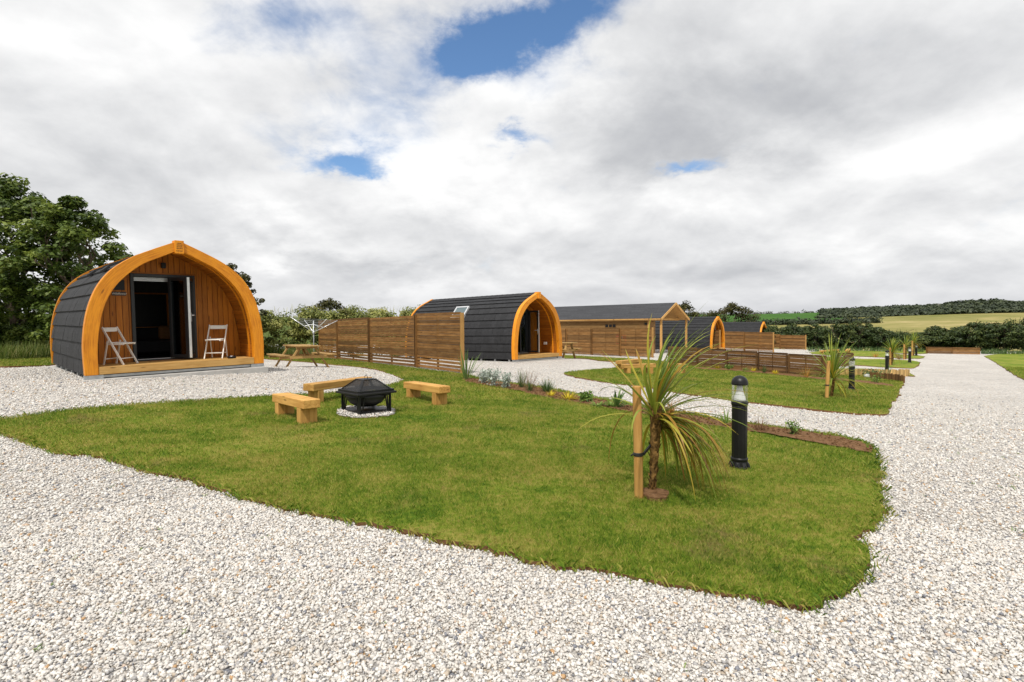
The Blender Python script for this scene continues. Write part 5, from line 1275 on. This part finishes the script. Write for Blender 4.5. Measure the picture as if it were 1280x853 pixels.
# ------------------------------------------------------------------ camera, sun and sky
cam=bpy.data.cameras.new('camera'); co=bpy.data.objects.new('camera',cam); COL.objects.link(co); S.camera=co
cam.sensor_fit='HORIZONTAL'; cam.sensor_width=36; cam.lens=F/1280*36; cam.clip_start=.05; cam.clip_end=5000
c,s=math.cos(ROLL),math.sin(ROLL)
right=RT@np.array([c,0,-s]); upv=RT@np.array([s,0,c]); fwd=RT@np.array([0,1,0])
mw=Matrix(((right[0],upv[0],-fwd[0],0),(right[1],upv[1],-fwd[1],0),(right[2],upv[2],-fwd[2],EYE),(0,0,0,1))); co.matrix_world=mw
SUN_EL=math.radians(57); sd=np.array([-.34,-1.0]); sd/=np.linalg.norm(sd)
sv=Vector((sd[0]*math.cos(SUN_EL),sd[1]*math.cos(SUN_EL),math.sin(SUN_EL)))
sl=bpy.data.lights.new('sun','SUN'); sl.energy=3.3; sl.angle=math.radians(2.5); sl.color=(1,.955,.88); so=bpy.data.objects.new('sun',sl); COL.objects.link(so)
so.rotation_euler=sv.to_track_quat('Z','Y').to_euler(); so.location=(0,-20,30)
w=bpy.data.worlds.new('World'); S.world=w; w.use_nodes=True; t=NT(w.node_tree); t.n.clear()
sky=t.new('ShaderNodeTexSky',sky_type='NISHITA'); sky.sun_disc=False; sky.sun_elevation=SUN_EL; sky.sun_rotation=math.atan2(sv.x,sv.y); sky.air_density=1.0; sky.dust_density=.25; sky.ozone_density=2.5
bg1=t.new('ShaderNodeBackground'); hs=t.new('ShaderNodeHueSaturation'); hs.inputs['Saturation'].default_value=1.12; t.l.new(sky.outputs[0],hs.inputs['Color']); t.l.new(hs.outputs[0],bg1.inputs[0]); bg1.inputs[1].default_value=.14
tc=t.new('ShaderNodeTexCoord').outputs['Generated']; d=t.vec('NORMALIZE',tc); sx=t.new('ShaderNodeSeparateXYZ'); t.l.new(d,sx.inputs[0])
zc=t.math('MAXIMUM',sx.outputs[2],0.0); inv=t.math('DIVIDE',1.0,t.math('ADD',zc,.36))
cb_=t.new('ShaderNodeCombineXYZ'); t.l.new(t.math('MULTIPLY',sx.outputs[0],inv),cb_.inputs[0]); t.l.new(t.math('MULTIPLY',sx.outputs[1],inv),cb_.inputs[1]); cb_.inputs[2].default_value=3.7
p=cb_.outputs[0]
az=t.math('ARCTAN2',sx.outputs[0],sx.outputs[1]); el=t.math('ARCSINE',sx.outputs[2])
wob=t.noise(p,3.2,7,.62,out='Color'); ws=t.new('ShaderNodeSeparateColor'); t.l.new(wob,ws.inputs[0])
azw=t.math('ADD',az,t.math('MULTIPLY',t.math('SUBTRACT',ws.outputs[0],.5),.30)); elw=t.math('ADD',el,t.math('MULTIPLY',t.math('SUBTRACT',ws.outputs[1],.5),.24))
def azel(px,py):
    r=ray(px,py); r=r/np.linalg.norm(r); return math.atan2(r[0],r[1]),math.asin(r[2])
def blob(px,py,rx_,ry_,rot=0):
    a0,e0=azel(px,py); A=t.math('SUBTRACT',azw,a0); E_=t.math('SUBTRACT',elw,e0); ca,sa=math.cos(rot),math.sin(rot)
    u=t.math('ADD',t.math('MULTIPLY',A,ca*F/rx_),t.math('MULTIPLY',E_,sa*F/rx_)); v=t.math('ADD',t.math('MULTIPLY',A,-sa*F/ry_),t.math('MULTIPLY',E_,ca*F/ry_))
    q=t.math('ADD',t.math('MULTIPLY',u,u),t.math('MULTIPLY',v,v)); return t.math('POWER',2.718,t.math('MULTIPLY',q,-1.0))
def total(lst):
    acc=None
    for (px,py,a,b,rot,amp) in lst:
        k=t.math('MULTIPLY',blob(px,py,a,b,rot),amp); acc=k if acc is None else t.math('ADD',acc,k)
    return acc
n1=t.noise(p,2.1,9,.52,.3); n2=t.noise(p,6.5,8,.6,.3)
gaps=total([(640,40,75,38,.1,.62),(705,5,55,38,.3,.34),(570,60,48,30,-.2,.42),(428,196,66,20,.10,.55),(470,150,40,40,0,.06),(622,184,26,13,0,.34),(872,209,46,12,0,.36),(540,120,60,60,0,.04),(440,120,150,100,.2,.07),(330,25,80,34,.4,.24),(480,95,60,34,0,.10),(440,60,60,50,0,.12)])
cov=t.math('SUBTRACT',t.math('ADD',t.math('MULTIPLY',n1,.62),t.math('MULTIPLY',n2,.58)),t.math('ADD',gaps,.10))
mask=t.rng(cov,-.10,.40,0,1,True)
shade=total([(130,90,230,90,0,.10),(300,200,150,70,0,-.13),(60,230,170,60,0,-.12),(655,105,78,55,0,.30),(720,120,50,30,0,.10),(570,225,110,40,0,.20),(520,250,90,30,0,.10),(880,120,190,75,0,-.30),(760,200,120,45,0,-.22),(960,160,120,40,0,-.14),(1060,20,220,40,0,.08),(1190,195,150,40,.1,.09),(1240,260,120,40,0,.05),(1120,120,150,60,0,-.08),(860,238,60,20,0,.20),(430,315,150,26,0,.10),(330,315,50,26,0,.16),(540,270,60,30,0,-.10),(520,350,220,20,0,-.20),(800,310,200,34,0,-.08),(1000,345,260,26,0,-.10),(470,150,90,60,0,.08),(700,345,120,16,0,.06)])
nb=t.noise(t.vec('ADD',p,(3.1,1.7,0)),2.6,8,.52,.2)
pz=t.vec('MULTIPLY',p,(.93,.93,1)); n1b=t.noise(pz,2.1,9,.52,.3); n2b=t.noise(t.vec('MULTIPLY',p,(.975,.975,1)),6.5,8,.6,.3)
lit=t.math('ADD',t.math('MULTIPLY',t.math('SUBTRACT',nb,.5),.52),t.math('ADD',t.math('MULTIPLY',shade,.9),.075))
lit=t.math('ADD',lit,t.math('MULTIPLY',t.math('SUBTRACT',n1,n1b),1.15)); lit=t.math('ADD',lit,t.math('MULTIPLY',t.math('SUBTRACT',n2,n2b),.26))
ccol=t.ramp(t.rng(lit,-.62,.48,0,1),[(0,(.39,.40,.43)),(.28,(.52,.53,.55)),(.55,(.71,.715,.725)),(.78,(.89,.89,.89)),(1,(1.0,1.0,.995))])
haze=t.rng(el,.0,.13,.55,0,True)
ccol=t.mix(haze,ccol,(.53,.54,.57))
bg2=t.new('ShaderNodeBackground'); t.l.new(ccol,bg2.inputs[0]); bg2.inputs[1].default_value=1.0
mx=t.new('ShaderNodeMixShader'); t.l.new(mask,mx.inputs[0]); t.l.new(bg1.outputs[0],mx.inputs[1]); t.l.new(bg2.outputs[0],mx.inputs[2])
wo=t.new('ShaderNodeOutputWorld'); t.l.new(mx.outputs[0],wo.inputs[0])
S.view_settings.view_transform='Standard'; S.view_settings.look='None'; S.view_settings.exposure=.16; S.view_settings.gamma=1; S.view_settings.use_curve_mapping=False
S.render.engine='CYCLES'; S.cycles.max_bounces=6; S.cycles.diffuse_bounces=3; S.cycles.glossy_bounces=3; S.cycles.transparent_max_bounces=10; S.cycles.transmission_bounces=4
S.cycles.use_denoising=True; S.cycles.caustics_reflective=False; S.cycles.caustics_refractive=False
